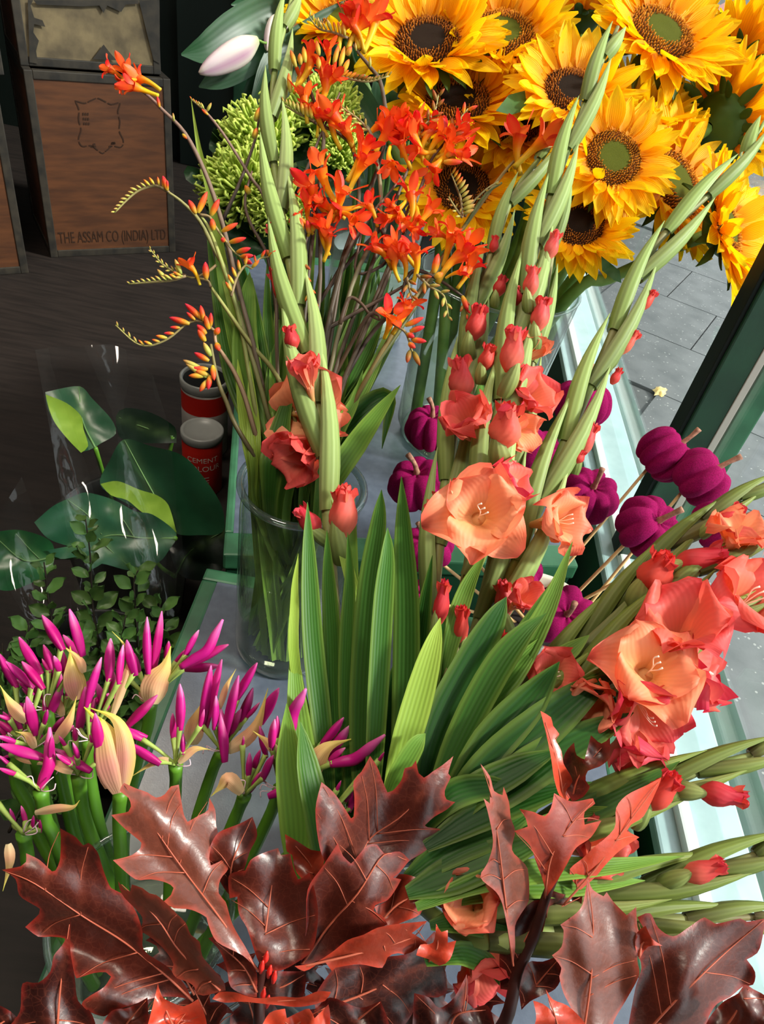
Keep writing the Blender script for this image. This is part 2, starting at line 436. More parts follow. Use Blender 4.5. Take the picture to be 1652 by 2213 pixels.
# ------------------------------------------------------------------ tea chests
def chest(A, B, ztop, dep, z0, label, paper=False, words=True):
    """A, B: bottom corners of the front face (left, right)"""
    x = (B - A); wid = x.length; x.normalize(); y = Vector((-x.y, x.x, 0)); z = Vector((0, 0, 1))
    M = Matrix(((x.x, y.x, 0, A.x), (x.y, y.y, 0, A.y), (0, 0, 1, z0), (0, 0, 0, 1)))
    h = ztop - z0; e = 0.028
    r = empty('tea_chest', M @ Vector((wid / 2, dep / 2, 0)), label, 'tea chest', 'old tea chests stacked at the back')
    t = 0.008
    for nm, a in (('front_panel', (e * .5, wid - e * .5, 0.004, t, e * .5, h - e * .5)), ('back_panel', (e * .5, wid - e * .5, dep - t, dep - 0.004, e * .5, h - e * .5)),
                  ('side_panel', (0.004, t, e * .5, dep - e * .5, e * .5, h - e * .5)), ('side_panel', (wid - t, wid - 0.004, e * .5, dep - e * .5, e * .5, h - e * .5)),
                  ('base_panel', (t, wid - t, t, dep - t, 0.004, t))):
        o = flat_part(nm, rbox(*a, 0.001, M), 'torn_paper' if (paper and nm == 'front_panel') else 'plywood', r)
    for px_ in (0, wid - e):
        for py_ in (0, dep - e):
            flat_part('corner_batten', rbox(px_, px_ + e, py_, py_ + e, 0, h, 0.003, M), 'tin_edge', r)
    for zz in (0, h - e):
        for py_ in (0, dep - e):
            flat_part('edge_batten', rbox(e, wid - e, py_, py_ + e, zz, zz + e, 0.003, M), 'tin_edge', r)
        for px_ in (0, wid - e):
            flat_part('edge_batten', rbox(px_, px_ + e, e, dep - e, zz, zz + e, 0.003, M), 'tin_edge', r)
    F = M @ Matrix.Translation((0, 0.003, 0)) @ Matrix.Rotation(math.radians(90), 4, 'X')   # local x right, y up on the front face
    if words:
        me = text_mesh('THE ASSAM CO (INDIA) LTD', 0.044)
        o = put('lettering', me, 'stencil_ink', r, F @ Matrix.Translation((wid * 0.50, 0.075, 0.0006)) @ Matrix.Diagonal((0.76, 1.45, 1, 1)))
        # shield emblem: wavy outline and a few stencilled marks inside
        def ring(pts, wd, closed=True):
            V = []; Fc = []; n = len(pts)
            for i in range(n):
                p = pts[i]; q = pts[(i + 1) % n]; o_ = pts[i - 1]
                tn = (q - o_); tn = tn.normalized(); nn = Vector((-tn.y, tn.x))
                V += [Vector((*(p + nn * wd), 0)), Vector((*(p - nn * wd), 0))]
            for i in range(n):
                j = (i + 1) % n
                if i % 6 != 5: Fc.append((2 * i, 2 * i + 1, 2 * j + 1, 2 * j))
            return V, Fc, None, None
        base = [(-.5, .48), (-.3, .44), (-.15, .5), (0, .55), (.15, .5), (.3, .44), (.5, .48), (.44, .3), (.47, .1), (.44, -.1), (.52, -.3), (.45, -.44),
                (.25, -.42), (.1, -.52), (0, -.58), (-.1, -.52), (-.25, -.42), (-.45, -.44), (-.52, -.3), (-.44, -.1), (-.47, .1), (-.44, .3)]
        sp = smooth([Vector((*p, 0)) for p in base + base[:1]], 4)[:-1]
        pts = [Vector((p.x * 0.155, p.y * 0.165)) for p in sp]
        ds = [ring(pts, 0.0022)]
        random.seed(4)
        for k in range(7):
            cx_ = random.uniform(-.05, .05); cy_ = -0.066 + random.uniform(-.008, .01); w2 = random.uniform(.004, .009)
            ds.append(([Vector((cx_ + a * w2, cy_ + b * w2 * .6, 0)) for a, b in ((-1, -1), (1, -.6), (.8, 1), (-.7, .8))], [(0, 1, 2, 3)], None, None))
        for k in range(9):
            cx_ = -.055 + .008 * (k % 3); cy_ = .005 + .016 * (k // 3); 
            ds.append(([Vector((cx_ + a * .003, cy_ + b * .005, 0)) for a, b in ((-1, -1), (1, -.6), (.8, 1), (-.7, .8))], [(0, 1, 2, 3)], None, None))
        V, Fc, _, _ = join(*ds)
        me = mesh('emblem', V, Fc, smooth=False)
        put('emblem', me, 'stencil_ink', r, F @ Matrix.Translation((wid * 0.47, h * 0.745, 0.0006)))
    return r
A = UZ(110, 557, FZ); B = UZ(380, 545, FZ)
def wall_z(A, B, px, py):
    n = Vector((-(B - A).y, (B - A).x, 0)); r = ray(px, py); t = (A - CAM).dot(n) / r.dot(n)
    return (CAM + r * t).z
zt = wall_z(A, B, 50, 150)
chest(A, B, zt, 0.42, FZ, 'old plywood tea chest with stencilled shield and lettering beside the lily leaves')
xd = (B - A).normalized(); yd = Vector((-xd.y, xd.x, 0))
A2 = A + xd * 0.0 + yd * 0.05; B2 = B + yd * 0.05 - xd * 0.02
up = chest(A2, B2, zt + 0.55, 0.36, zt + 0.001, 'upper tea chest with torn pale paper front, stacked on the stencilled chest', paper=True, words=False)
A3 = A - xd * 0.60 - yd * 0.16; B3 = A - xd * 0.10 - yd * 0.13
chest(A3, B3, zt, 0.42, FZ, 'shadowed tea chest at the far left edge, beside the stencilled chest', words=False)
chest(A3 + yd * 0.03, B3 + yd * 0.03 + xd * 0.03, zt + 0.55, 0.38, zt + 0.001, 'dark upper tea chest at far left edge, beside the torn paper one', words=False)
# torn edge strips of darker paper over the pale front
random.seed(8)
def rag(name, pts, t):
    V = [CAM + ray(*p) * 1.0 for p in pts]
    n = yd; Q = []
    for p in pts:
        r = ray(*p); tt = (A2 - CAM - yd * t).dot(n) / r.dot(n); Q.append(CAM + r * tt)
    return flat_part(name, (Q, [tuple(range(len(Q)))], None, None), 'tin_edge', up)
rag('torn_flap', [(60, 0), (64, 135), (82, 138), (78, 110), (84, 88), (72, 70), (74, 52), (98, 58), (92, 44), (74, 38), (66, 12), (72, 0)], 0.004)
rag('torn_flap', [(300, 0), (332, 130), (346, 138), (345, 0)], 0.004)
rag('torn_flap', [(72, 0), (80, 10), (180, 14), (215, 12), (224, 28), (232, 12), (262, 26), (272, 10), (300, 8), (300, 0)], 0.005)
rag('torn_flap', [(200, 128), (224, 96), (236, 112), (252, 130)], 0.005)

# ------------------------------------------------------------------ powder cans on the floor
def can(base, rad, h, kind, label):
    r = empty('powder_can', base, label, 'can', 'red cans of powder on the floor')
    c = (base.x, base.y, base.z)
    part('body', lathe([(0, 0.001), (rad * .97, 0.001), (rad, 0.004), (rad, h * 0.93), (rad * .985, h * .94)], c), 'can_red' if kind == 0 else 'can_white', r)
    if kind == 1:
        part('label_band', lathe([(rad * 1.002, h * .62), (rad * 1.004, h * .86)], c), 'can_red', r)
        part('lid', lathe([(rad * 1.03, h * .90), (rad * 1.05, h * .93), (rad * 1.05, h * 1.0), (rad * 1.0, h * 1.015), (rad * .93, h * 1.0), (rad * .90, h * .97)], c), 'can_lid', r)
        part('lid_recess', lathe([(rad * .91, h * .975), (0, h * .97)], c), 'can_black', r)
    else:
        part('lid', lathe([(rad * 1.03, h * .89), (rad * 1.06, h * .92), (rad * 1.06, h * 1.0), (rad * 1.0, h * 1.015), (rad * .88, h * 1.0), (rad * .8, h * .975), (rad * .3, h * .975), (0, h * .97)], c), 'can_lid', r)
        # two lines of print wrapped on the label, facing the camera
        ang0 = math.atan2(CAM.y - base.y, CAM.x - base.x)
        for tx, zz, sz, a0 in (('CEMENT', h * .66, rad * .42, -0.16), ('COLOUR', h * .52, rad * .46, -0.08)):
            me = text_mesh(tx, sz)
            for v in me.vertices:
                a = ang0 + (v.co.x / rad) + a0 * 0
                v.co = Vector((math.cos(a) * rad * 1.006, math.sin(a) * rad * 1.006, v.co.y + zz))
            put('lettering', me, 'print_white', r, Matrix.Translation(base))
        for k, zz in enumerate((h * .36, h * .31, h * .27)):
            V = []; F = []
            for i in range(9):
                a = ang0 - 0.55 + i * 0.11
                V += [Vector((math.cos(a) * rad * 1.005, math.sin(a) * rad * 1.005, zz)), Vector((math.cos(a) * rad * 1.005, math.sin(a) * rad * 1.005, zz + h * 0.012))]
            for i in range(8): F.append((2 * i, 2 * i + 2, 2 * i + 3, 2 * i + 1))
            put('lettering', mesh('small_print', V, F), 'print_white', r, Matrix.Translation(base))
    return r
cb = UZ(438, 1050, FZ); can(Vector((cb.x, cb.y, FZ)), 0.052, 0.19, 0, 'small red can with grey lid and pale lettering, on the dark floor')
cb = UZ(470, 985, FZ); can(Vector((cb.x - 0.045, cb.y + 0.03, FZ)), 0.064, 0.24, 1, 'larger white and red can with black recessed top behind the red one')

# ------------------------------------------------------------------ glass vessels
def vessel(name, c, prof_out, wall, label, cat, water=None, rim=None, inner_base=0.012):
    r = empty(name, c, label, cat)
    part('wall', lathe(prof_out, c, 56), 'jar_glass', r)
    inn = [(max(0.0, rr - wall), z) for rr, z in prof_out if z >= inner_base]
    rb = prof_out[0][0]
    part('inner_wall', lathe(inn, c, 56), 'jar_glass', r)
    rmax = prof_out[1][0]
    part('base', lathe([(0, 0.001), (rmax * .9, 0.001), (rmax * .985, 0.006), (rmax * .93, inner_base), (0, inner_base * .8)], c, 48), 'thick_glass', r)
    if rim:
        rr, zz = prof_out[-1]
        pr = [(rr - wall * .5 + rim * math.cos(a), zz + rim * math.sin(a)) for a in [i * math.pi / 6 for i in range(13)]]
        part('rim', lathe(pr, c, 56), 'thick_glass', r)
    if water:
        wr = [p for p in prof_out if p[1] <= water][-1][0] - wall * 1.05
        part('water', lathe([(wr * .93, inner_base + .002), (wr, inner_base + .02), (wr, water + 0.0015), (wr * .97, water), (0, water)], c, 56), 'water_surface', r)
    return r
JAR = Vector((-0.071, 0.625, 0.0)); JAR_R = 0.070
vessel('glass_jar', JAR, [(JAR_R * .94, 0.0), (JAR_R * .985, 0.006), (JAR_R, 0.02), (JAR_R, 0.10), (JAR_R, 0.15), (JAR_R, 0.24), (JAR_R * .985, 0.262), (JAR_R * .96, 0.27), (JAR_R * 0.99, 0.278), (JAR_R * 1.03, 0.283)],
       0.003, 'clear glass jar half full of water, holding strap leaves and orange sprays', 'jar', water=0.165, rim=0.0045)
SV = Vector((0.155, 1.16, 0.0312)); SV_R0, SV_R1, SV_H = 0.112, 0.136, 0.325
vessel('glass_vase', SV, [(SV_R0 * .95, 0.0), (SV_R0, 0.01), (lerp(SV_R0, SV_R1, .3), SV_H * .3), (lerp(SV_R0, SV_R1, .55), SV_H * .55), (lerp(SV_R0, SV_R1, .8), SV_H * .8), (SV_R1, SV_H)],
       0.004, 'tall wide clear glass vase packed with sunflower stems', 'vase', water=SV_H * .6, rim=0.003)
GV = Vector((0.085, 0.345, 0.0))
vessel('glass_vase', GV, [(0.07, 0.0), (0.075, 0.01), (0.080, 0.08), (0.085, 0.16), (0.09, 0.22)],
       0.003, 'clear glass vase of coral gladioli behind the red oak leaves', 'vase', water=0.12, rim=0.003)
LV = Vector((-0.075, 1.52, 0.0312))
vessel('glass_vase', LV, [(0.085, 0.0), (0.09, 0.01), (0.095, 0.15), (0.1, 0.3), (0.105, 0.42)],
       0.003, 'clear glass vase at the back holding lily and green chrysanthemum stems', 'vase', water=0.2, rim=0.003)
NV = Vector((-0.115, 0.21, 0.0))
vessel('glass_vase', NV, [(0.060, 0.0), (0.064, 0.008), (0.068, 0.06), (0.071, 0.12), (0.073, 0.15)],
       0.003, 'low ribbed glass vase at lower left holding the magenta flower stalks', 'vase', water=0.08, rim=0.003)
# cream pot for the velvet pumpkins
PP = Vector((0.262, 0.655, 0.0)); PR = 0.068
r = empty('plant_pot', PP, 'cream glazed pot holding the velvet pumpkin picks', 'pot')
part('wall', lathe([(0, 0.001), (PR * .78, 0.001), (PR * .82, 0.006), (PR * .98, 0.118), (PR * 1.02, 0.124), (PR * .96, 0.127), (PR * .90, 0.122), (PR * .86, 0.10)], PP, 48), 'pot_glaze', r)
part('foam_fill', lathe([(PR * .88, 0.098), (0, 0.10)], PP, 32), 'soil_foam', r)
# scraps on the pavement
random.seed(3)
def scrap(name, cpx, rpx, label, cat, m, hump):
    pts = []; n = 18
    for i in range(n):
        a = 2 * math.pi * i / n; k = random.uniform(0.6, 1.15)
        pts.append(UZ(cpx[0] + math.cos(a) * rpx[0] * k, cpx[1] + math.sin(a) * rpx[1] * k, -0.6985 if rpx[0] < 20 else -0.712))
    c = sum(pts, Vector()) / n
    mid = [p.lerp(c, 0.45) + Vector((0, 0, hump * random.uniform(.5, 1.4))) for p in pts]
    V = pts + mid + [c + Vector((0, 0, hump))]
    F = [(i, (i + 1) % n, n + (i + 1) % n, n + i) for i in range(n)] + [(n + i, n + (i + 1) % n, 2 * n) for i in range(n)]
    o = part(name, (V, F, None, None), m)
    tag(o, label, cat)
mat('dry_leaf', S(226, 190, 110), 0.7, 0.3, col2=S(236, 214, 160), nscale=40)
mat('red_petals', S(206, 120, 108), 0.8, 0.2, col2=S(150, 130, 126), nscale=22)
scrap('fallen_leaf', (1427, 847), (16, 12), 'yellow dry leaf lying on the grey pavement outside', 'leaf', 'dry_leaf', 0.012)
scrap('road_patch', (1575, 24), (34, 18), 'faded red patch on the road directly above the largest sunflowers at top right', 'road marking', 'red_petals', 0.004)
scrap('road_patch', (1632, 72), (34, 14), 'faded red patch on the road at the right edge, above the upturned petals', 'road marking', 'red_petals', 0.004)

# ------------------------------------------------------------------ sunflowers
mat('sun_petal', vcol=True, rough=0.5, spec=0.25, transl=0.45, rand=0.08, hue=0.008, stripe=0.06, stripes=3.0, bump=0.25)
mat('sun_disc', vcol=True, rough=0.85, spec=0.2, bump=0.6, bscale=900)
mat('sun_floret', vcol=True, rough=0.7, spec=0.2)
mat('sepal_green', S(62, 92, 34), 0.55, 0.3, transl=0.15, rand=0.15)
mat('stalk_green', S(122, 156, 70), 0.5, 0.4, col2=S(92, 128, 50), nscale=30, bump=0.15, bscale=150)
mat('sun_leaf', S(62, 98, 48), 0.55, 0.3, col2=S(46, 78, 38), nscale=25, transl=0.15, bump=0.3, bscale=160)

def petal_mesh(name, Ln, W, curl, seed, cbase, cmid, ctip, tipk=0.62):
    rnd = random.Random(seed); n, m = 9, 5; rows = []; cols = []
    ph = rnd.uniform(0, 6); sk = rnd.uniform(-.12, .12)
    for i in range(n):
        v = i / (n - 1)
        w = W * 0.5 * interp([0.34, 0.62, 0.86, 1.0, 1.0, 0.90, 0.70, 0.42, 0.05], v)
        row = []; cr = []
        for j in range(m):
            u = 2 * j / (m - 1) - 1
            z = curl * Ln * (v * v) + 0.06 * Ln * math.sin(v * 4 + ph) * 0.5 + (0.14 * W * (u * u) - 0.05 * W * (j % 2)) * (0.5 + v * .5)
            row.append(Vector((Ln * v, u * w + sk * Ln * v * v, z)))
            cr.append(mixc(ramp([(0, cbase), (.35, cmid), (1, ctip)], v), cmid, abs(u) * .2))
        rows.append(row); cols.append(cr)
    V, F, C, Uv = grid(rows, cols)
    return mesh(name, V, F, C, Uv)
YB, YM, YT = S(238, 150, 4), S(255, 196, 6), S(255, 220, 24)
PET = [petal_mesh('petal', 1.0, 0.30 + 0.05 * (k % 3), (-0.10, 0.06, 0.22, -0.02, 0.14, -0.22)[k], k, YB, YM, YT) for k in range(6)]
SEP = [petal_mesh('sepal', 1.0, 0.34, (-.25, .1, -.1)[k], 20 + k, S(70, 100, 40), S(60, 92, 34), S(80, 110, 50)) for k in range(3)]
def floret_mesh(ca, cb, seed):
    rnd = random.Random(seed); V = []; F = []; C = []
    N_ = 420
    for i in range(N_):
        r = math.sqrt((i + 60) / (N_ + 60)); 
        if r < 0.5: continue
        a = i * 2.399963; h = 0.085 * (0.5 + 0.8 * math.sin(math.pi * min(1, (r - .42) / .6))) * rnd.uniform(.7, 1.25); w = 0.021
        c = Vector((r * math.cos(a), r * math.sin(a), 0.18 * (1 - r * r) - 0.01)); lean = Vector((math.cos(a), math.sin(a), 0)) * rnd.uniform(-.02, .05)
        k = len(V); colr = mixc(ca, cb, rnd.random())
        for q in range(4):
            th = q * math.pi / 2 + a
            V.append(c + Vector((math.cos(th) * w, math.sin(th) * w, 0))); C.append(mixc(colr, (0.02, 0.008, 0.002), .75))
        for q in range(4):
            th = q * math.pi / 2 + a
            V.append(c + lean + Vector((math.cos(th) * w * .75, math.sin(th) * w * .75, h))); C.append(colr)
        for q in range(4):
            q2 = (q + 1) % 4; F.append((k + q, k + q2, k + 4 + q2, k + 4 + q))
        F.append((k + 4, k + 5, k + 6, k + 7))
    return mesh('floret_ring', V, F, C)
FLO = [floret_mesh(S(190, 104, 16), S(226, 150, 30), 1), floret_mesh(S(140, 70, 14), S(196, 116, 24), 2)]
def disc_mesh(cen, ring):
    rows = []; cols = []
    for i in range(12):
        r = 0.02 + i / 11 * 0.98
        rows.append([Vector((r * math.cos(2 * math.pi * k / 32), r * math.sin(2 * math.pi * k / 32), 0.20 * (1 - r * r) - 0.05 * math.exp(-(r / .3) ** 2) - 0.012)) for k in range(32)])
        cols.append([cen if r < .5 else mixc(cen, ring, (r - .5) * 8)] * 32)
    V, F, C, Uv = grid(rows, cols, True)
    F.append(tuple(range(31, -1, -1)))
    return mesh('disc', V, F, C, Uv)
DSC = {'g': disc_mesh(S(84, 90, 18), S(96, 56, 12)), 'd': disc_mesh(S(34, 20, 10), S(60, 32, 10))}
def sunflower(px, py, t, R, face, kind, cup, label, seed, hide=0, vase=True, stem=True):
    """R: radius over the petals; face: camera-space facing; cup: how far the petals fold forward"""
    rnd = random.Random(seed)
    P = U(px, py, t); n = camdir(*face)
    root = empty('sunflower', P, label, 'sunflower', 'sunflowers in the tall glass vase')
    z = n; x = z.orthogonal().normalized(); y = z.cross(x)
    Mh = Matrix(((x.x, y.x, z.x, P.x), (x.y, y.y, z.y, P.y), (x.z, y.z, z.z, P.z), (0, 0, 0, 1)))
    R *= 1.10
    Rd = R * 0.45
    dsc = put('disc', DSC[kind], 'sun_disc', root, Mh @ Matrix.Scale(Rd, 4))
    fr = put('floret_ring', FLO[0 if kind == 'g' else 1], 'sun_floret', root, Mh @ Matrix.Scale(Rd, 4)); fr['kind'] = 'stuff'
    for ring, (cnt, r0, ln, el) in enumerate(((29, .90, .65, -.06), (27, .93, .60, .12), (21, .95, .52, .32))):
        for k in range(cnt):
            a = 2 * math.pi * (k + ring * .37 + rnd.uniform(-.28, .28)) / cnt
            Ln = R * ln * rnd.uniform(.85, 1.12); e = el + cup + rnd.uniform(-.16, .16)
            if rnd.random() < .12: e += .5
            M = Mh @ Matrix.Rotation(a, 4, 'Z') @ Matrix.Translation((Rd * r0, 0, -0.02 * R + ring * .012 * R)) @ Matrix.Rotation(-e, 4, 'Y') @ Matrix.Rotation(rnd.uniform(-.35, .35), 4, 'X') @ Matrix.Diagonal((Ln, Ln * rnd.uniform(.9, 1.2), Ln, 1))
            put('petal', PET[rnd.randrange(6)], 'sun_petal', root, M)
    for k in range(16):
        a = 2 * math.pi * (k + rnd.uniform(-.3, .3)) / 16
        Ln = R * rnd.uniform(.34, .5)
        M = Mh @ Matrix.Rotation(a, 4, 'Z') @ Matrix.Translation((Rd * .80, 0, -0.10 * R)) @ Matrix.Rotation(rnd.uniform(-.1, .5) - cup * .4, 4, 'Y') @ Matrix.Scale(Ln, 4)
        put('sepal', SEP[k % 3], 'sepal_green', root, M)
    # receptacle cup behind the disc
    pr = []
    rows = [[Mh @ Vector((r * math.cos(2 * math.pi * k / 20), r * math.sin(2 * math.pi * k / 20), zz)) for k in range(20)] for r, zz in ((Rd * 1.0, -.01 * R), (Rd * .95, -.10 * R), (Rd * .6, -.22 * R), (Rd * .2, -.30 * R))]
    part('receptacle', grid(rows, None, True), 'sepal_green', root)
    # stem bends down into the vase
    b = P - n * (R * .28)
    a = rnd.uniform(0, 6.28); rr = rnd.uniform(.2, .82)
    rim = SV + Vector(((P.x - SV.x) * .55, (P.y - SV.y) * .45, SV_H))
    d = Vector((rim.x - SV.x, rim.y - SV.y, 0))
    if d.length > SV_R1 * .86: d *= SV_R1 * .86 / d.length
    rim = Vector((SV.x + d.x, SV.y + d.y, SV.z + SV_H))
    bot = SV + Vector((d.x * .25 + math.cos(a) * .06, d.y * .25 + math.sin(a) * .06, 0.014))
    bend = (P - n * (R * .5)).lerp(rim, .12)
    part('stem', tube([b, bend, rim.lerp(bend, .4), rim, bot], [.0095, .0085, .0095, .0105, .0105], 8, 5), 'stalk_green', root)
    return root, Mh
SF = [
    (925, 88, 1.06, .102, (-.05, .30, .95), 'd', .20, 'big sunflower with dark brown centre at top, left of the pale green centred one'),
    (1088, 72, 1.10, .102, (.02, .30, .95), 'g', .22, 'sunflower with green centre at top middle, right of the dark centred one'),
    (1258, 40, 1.22, .080, (.05, .95, .25), 'd', .55, 'sunflower seen side-on with green sepals, at the top between two large heads'),
    (1432, 70, 1.10, .115, (.25, .32, .90), 'g', .20, 'largest sunflower at the top right with pale green centre'),
    (1238, 196, 1.04, .090, (.05, .30, .94), 'd', .16, 'dark chocolate centred sunflower crossed by the tall gladiolus tip'),
    (990, 218, 1.08, .105, (-.05, .42, .90), 'd', .24, 'brown centred sunflower just above the red sprays'),
    (1112, 268, 1.10, .082, (.05, .25, .97), 'd', .20, 'half hidden dark sunflower with curled petals behind the red blossom'),
    (1326, 342, .98, .083, (.10, .06, .99), 'g', .06, 'round open sunflower facing straight out with olive green centre'),
    (1462, 398, 1.10, .118, (.52, .15, .84), 'g', .08, 'sunflower turned right with green centre, behind the round open one'),
    (1252, 482, 1.00, .076, (.02, .20, .98), 'd', .14, 'lower sunflower with near black centre and drooping petals'),
    (1556, 268, 1.17, .100, (.80, .45, -.40), 'd', .10, 'sunflower turned away showing its dark green sepals at right'),
    (1572, 492, 1.03, .098, (.72, .12, .68), 'g', .22, 'lowest right sunflower with yellow green ring against the pavement'),
    (1596, 150, 1.20, .105, (.78, .62, .05), 'g', .25, 'sunflower at the right edge showing only upturned petals'),
    (1000, 405, 1.10, .092, (.00, .20, .98), 'd', .02, 'sunflower with broad brown ring half covered by orange sprays'),
    (735, 40, 1.22, .088, (-.10, .40, .90), 'g', .35, 'small sunflower at top left behind the orange spray'),
    (1395, 235, 1.14, .090, (.30, .55, .78), 'g', .30, 'sunflower mostly hidden between the largest and the round open heads'),
]
for i, a in enumerate(SF): sunflower(*a, 100 + i)

# ------------------------------------------------------------------ traced leaves (outline read from the photo, own depth and curl)
def pnpoly(x, y, P):
    c = False; j = len(P) - 1
    for i in range(len(P)):
        if (P[i][1] > y) != (P[j][1] > y) and x < (P[j][0] - P[i][0]) * (y - P[i][1]) / (P[j][1] - P[i][1]) + P[i][0]: c = not c
        j = i
    return c
def dseg(x, y, a, b):
    vx, vy = b[0] - a[0], b[1] - a[1]; L2 = vx * vx + vy * vy or 1e-9
    s = max(0, min(1, ((x - a[0]) * vx + (y - a[1]) * vy) / L2)); dx, dy = x - a[0] - s * vx, y - a[1] - s * vy
    return math.hypot(dx, dy)
def leafdata(out, mid, tb, tt, roll=0.0, cup=0.0, wav=0.003, wl=90.0, veins=(), bulge=0.0015, colf=None, step=13, seed=0, rim=0.0):
    """out: outline px; mid: midrib px (base..tip); tb/tt: depth at base/tip; roll: metres of depth per px across; cup: metres at 100 px"""
    rnd = random.Random(seed); ph = rnd.uniform(0, 6)
    ring = []
    for i in range(len(out)):
        a, b = out[i], out[(i + 1) % len(out)]; L = math.hypot(b[0] - a[0], b[1] - a[1]); k = max(1, int(L / step))
        for q in range(k): ring.append((a[0] + (b[0] - a[0]) * q / k, a[1] + (b[1] - a[1]) * q / k))
    n = len(ring); pts = list(ring)
    xs = [p[0] for p in ring]; ys = [p[1] for p in ring]
    y = min(ys); r_ = 0
    while y < max(ys):
        x = min(xs) + (r_ % 2) * step * .5
        while x < max(xs):
            jx, jy = x + rnd.uniform(-2, 2), y + rnd.uniform(-2, 2)
            if pnpoly(jx, jy, ring) and min(dseg(jx, jy, ring[i], ring[(i + 1) % n]) for i in range(n)) > step * .45: pts.append((jx, jy))
            x += step
        y += step * .87; r_ += 1
    vc, _, fc, _, _, _ = delaunay_2d_cdt([Vector(p) for p in pts], [], [list(range(n))], 1, 1e-4)
    ax, ay = mid[-1][0] - mid[0][0], mid[-1][1] - mid[0][1]; AL = math.hypot(ax, ay); ax /= AL; ay /= AL
    segs = list(zip(mid, mid[1:])); vsegs = [sg for v in veins for sg in zip(v, v[1:])]
    def tdep(x, y):
        s = ((x - mid[0][0]) * ax + (y - mid[0][1]) * ay) / AL; d = -(x - mid[0][0]) * ay + (y - mid[0][1]) * ax
        # distance from the curved midrib
        dm = min(dseg(x, y, a, b) for a, b in segs)
        dv = min([dm] + [dseg(x, y, a, b) for a, b in vsegs])
        t = tb + (tt - tb) * s + roll * d - cup * (dm / 100.0) ** 2 + wav * math.sin(d / wl * 6.28 + ph + s * 3) + wav * math.sin(s * 9 + ph * 2 + d / wl * 2)
        t -= bulge * (1 - math.exp(-dv / 18.0))
        return t, dm, dv
    V = []; C = []
    for p in vc:
        t, dm, dv = tdep(p.x, p.y)
        de = min(dseg(p.x, p.y, ring[i], ring[(i + 1) % n]) for i in range(n))
        if rim: t -= rim * math.exp(-de / 12.0)
        V.append(U(p.x, p.y, t)); C.append(colf(de, dm, dv, rnd.random()) if colf else (0.5, 0.5, 0.5))
    F = [tuple(f) if (V[f[1]] - V[f[0]]).cross(V[f[2]] - V[f[0]]).dot(CAM - V[f[0]]) > 0 else tuple(reversed(f)) for f in fc]
    Uv = [(p.x / 100, p.y / 100) for p in vc]
    return (V, F, C, Uv), (lambda x, y: U(x, y, tdep(x, y)[0] - 0.0011))
for (o, md, tb, tt, lab) in (
    ([(1300, 553), (1340, 585), (1344, 612), (1328, 606), (1302, 585)], [(1298, 556), (1340, 606)], .98, .97, 'hang'),
    ([(1072, 240), (1100, 205), (1135, 196), (1140, 238), (1105, 248)], [(1138, 215), (1075, 243)], 1.03, .99, 'curl')):
    d, fn = leafdata(o, md, tb, tt, cup=.02)
    q = part('sunflower_leaf', d, 'sun_leaf')
    tag(q, 'green sunflower leaf hanging below the near black centred head' if lab == 'hang' else 'curled grey green sunflower leaf left of the dark chocolate head', 'leaf')

# ------------------------------------------------------------------ gladioli
mat('blade_green', vcol=True, rough=0.45, spec=0.25, transl=0.22, rand=0.12, stripe=0.10, stripes=2.2, bump=0.15)
mat('bract_green', vcol=True, rough=0.48, spec=0.25, transl=0.12, rand=0.10, stripe=0.08, stripes=2.0, bump=0.15)
mat('glad_petal', vcol=True, rough=0.5, spec=0.3, transl=0.35, rand=0.06, hue=0.006, stripe=0.02, stripes=4.0, bump=0.08)
mat('glad_stem', S(140, 156, 84), 0.5, 0.4, col2=S(124, 92, 74), nscale=14, nfac=0.7)
mat('stamen', S(250, 226, 206), 0.5, 0.3)

G_DK, G_MD, G_LT, G_YL = S(30, 70, 22), S(62, 110, 34), S(120, 160, 66), S(168, 190, 74)
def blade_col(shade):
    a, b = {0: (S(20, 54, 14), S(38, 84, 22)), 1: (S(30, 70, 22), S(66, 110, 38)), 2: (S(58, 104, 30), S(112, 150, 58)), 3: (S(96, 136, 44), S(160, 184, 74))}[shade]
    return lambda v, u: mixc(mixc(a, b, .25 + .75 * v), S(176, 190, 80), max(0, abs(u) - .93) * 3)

def tepal(Mt, Ln, W, r0, flare, depth_, ruf, rnd, cols, recurve=0.25, n=14, m=9, cupk=.35):
    """one tepal of a funnel flower; local +Z opens outward"""
    rows = []; cl = []; p1, p2 = rnd.uniform(0, 6), rnd.uniform(0, 6)
    for i in range(n):
        v = i / (n - 1)
        g = v ** 1.6
        r = r0 + flare * Ln * g
        h = depth_ * Ln * (1 - (1 - v) ** 1.7) - recurve * Ln * max(0, v - .55) ** 1.5 * 1.6
        w = W * .5 * interp([.20, .38, .62, .84, .98, 1.0, .90, .62, .12], v)
        row = []; cr = []
        for j in range(m):
            u = 2 * j / (m - 1) - 1
            rf = ruf * W * (abs(u) ** 2) * v * math.sin(v * 13 + p1 + (2.1 if u > 0 else 0)) + ruf * .5 * W * v * math.sin(u * 3 + p2)
            row.append(Mt @ Vector((r - cupk * w * u * u * (1 - .5 * v), u * w, h + rf + cupk * .5 * w * u * u)))
            cr.append(cols(v, u))
        rows.append(row); cl.append(cr)
    return grid(rows, cl)
PEACH, CORAL, CREAM, REDC = S(252, 168, 124), S(238, 92, 86), S(255, 226, 160), S(210, 42, 54)
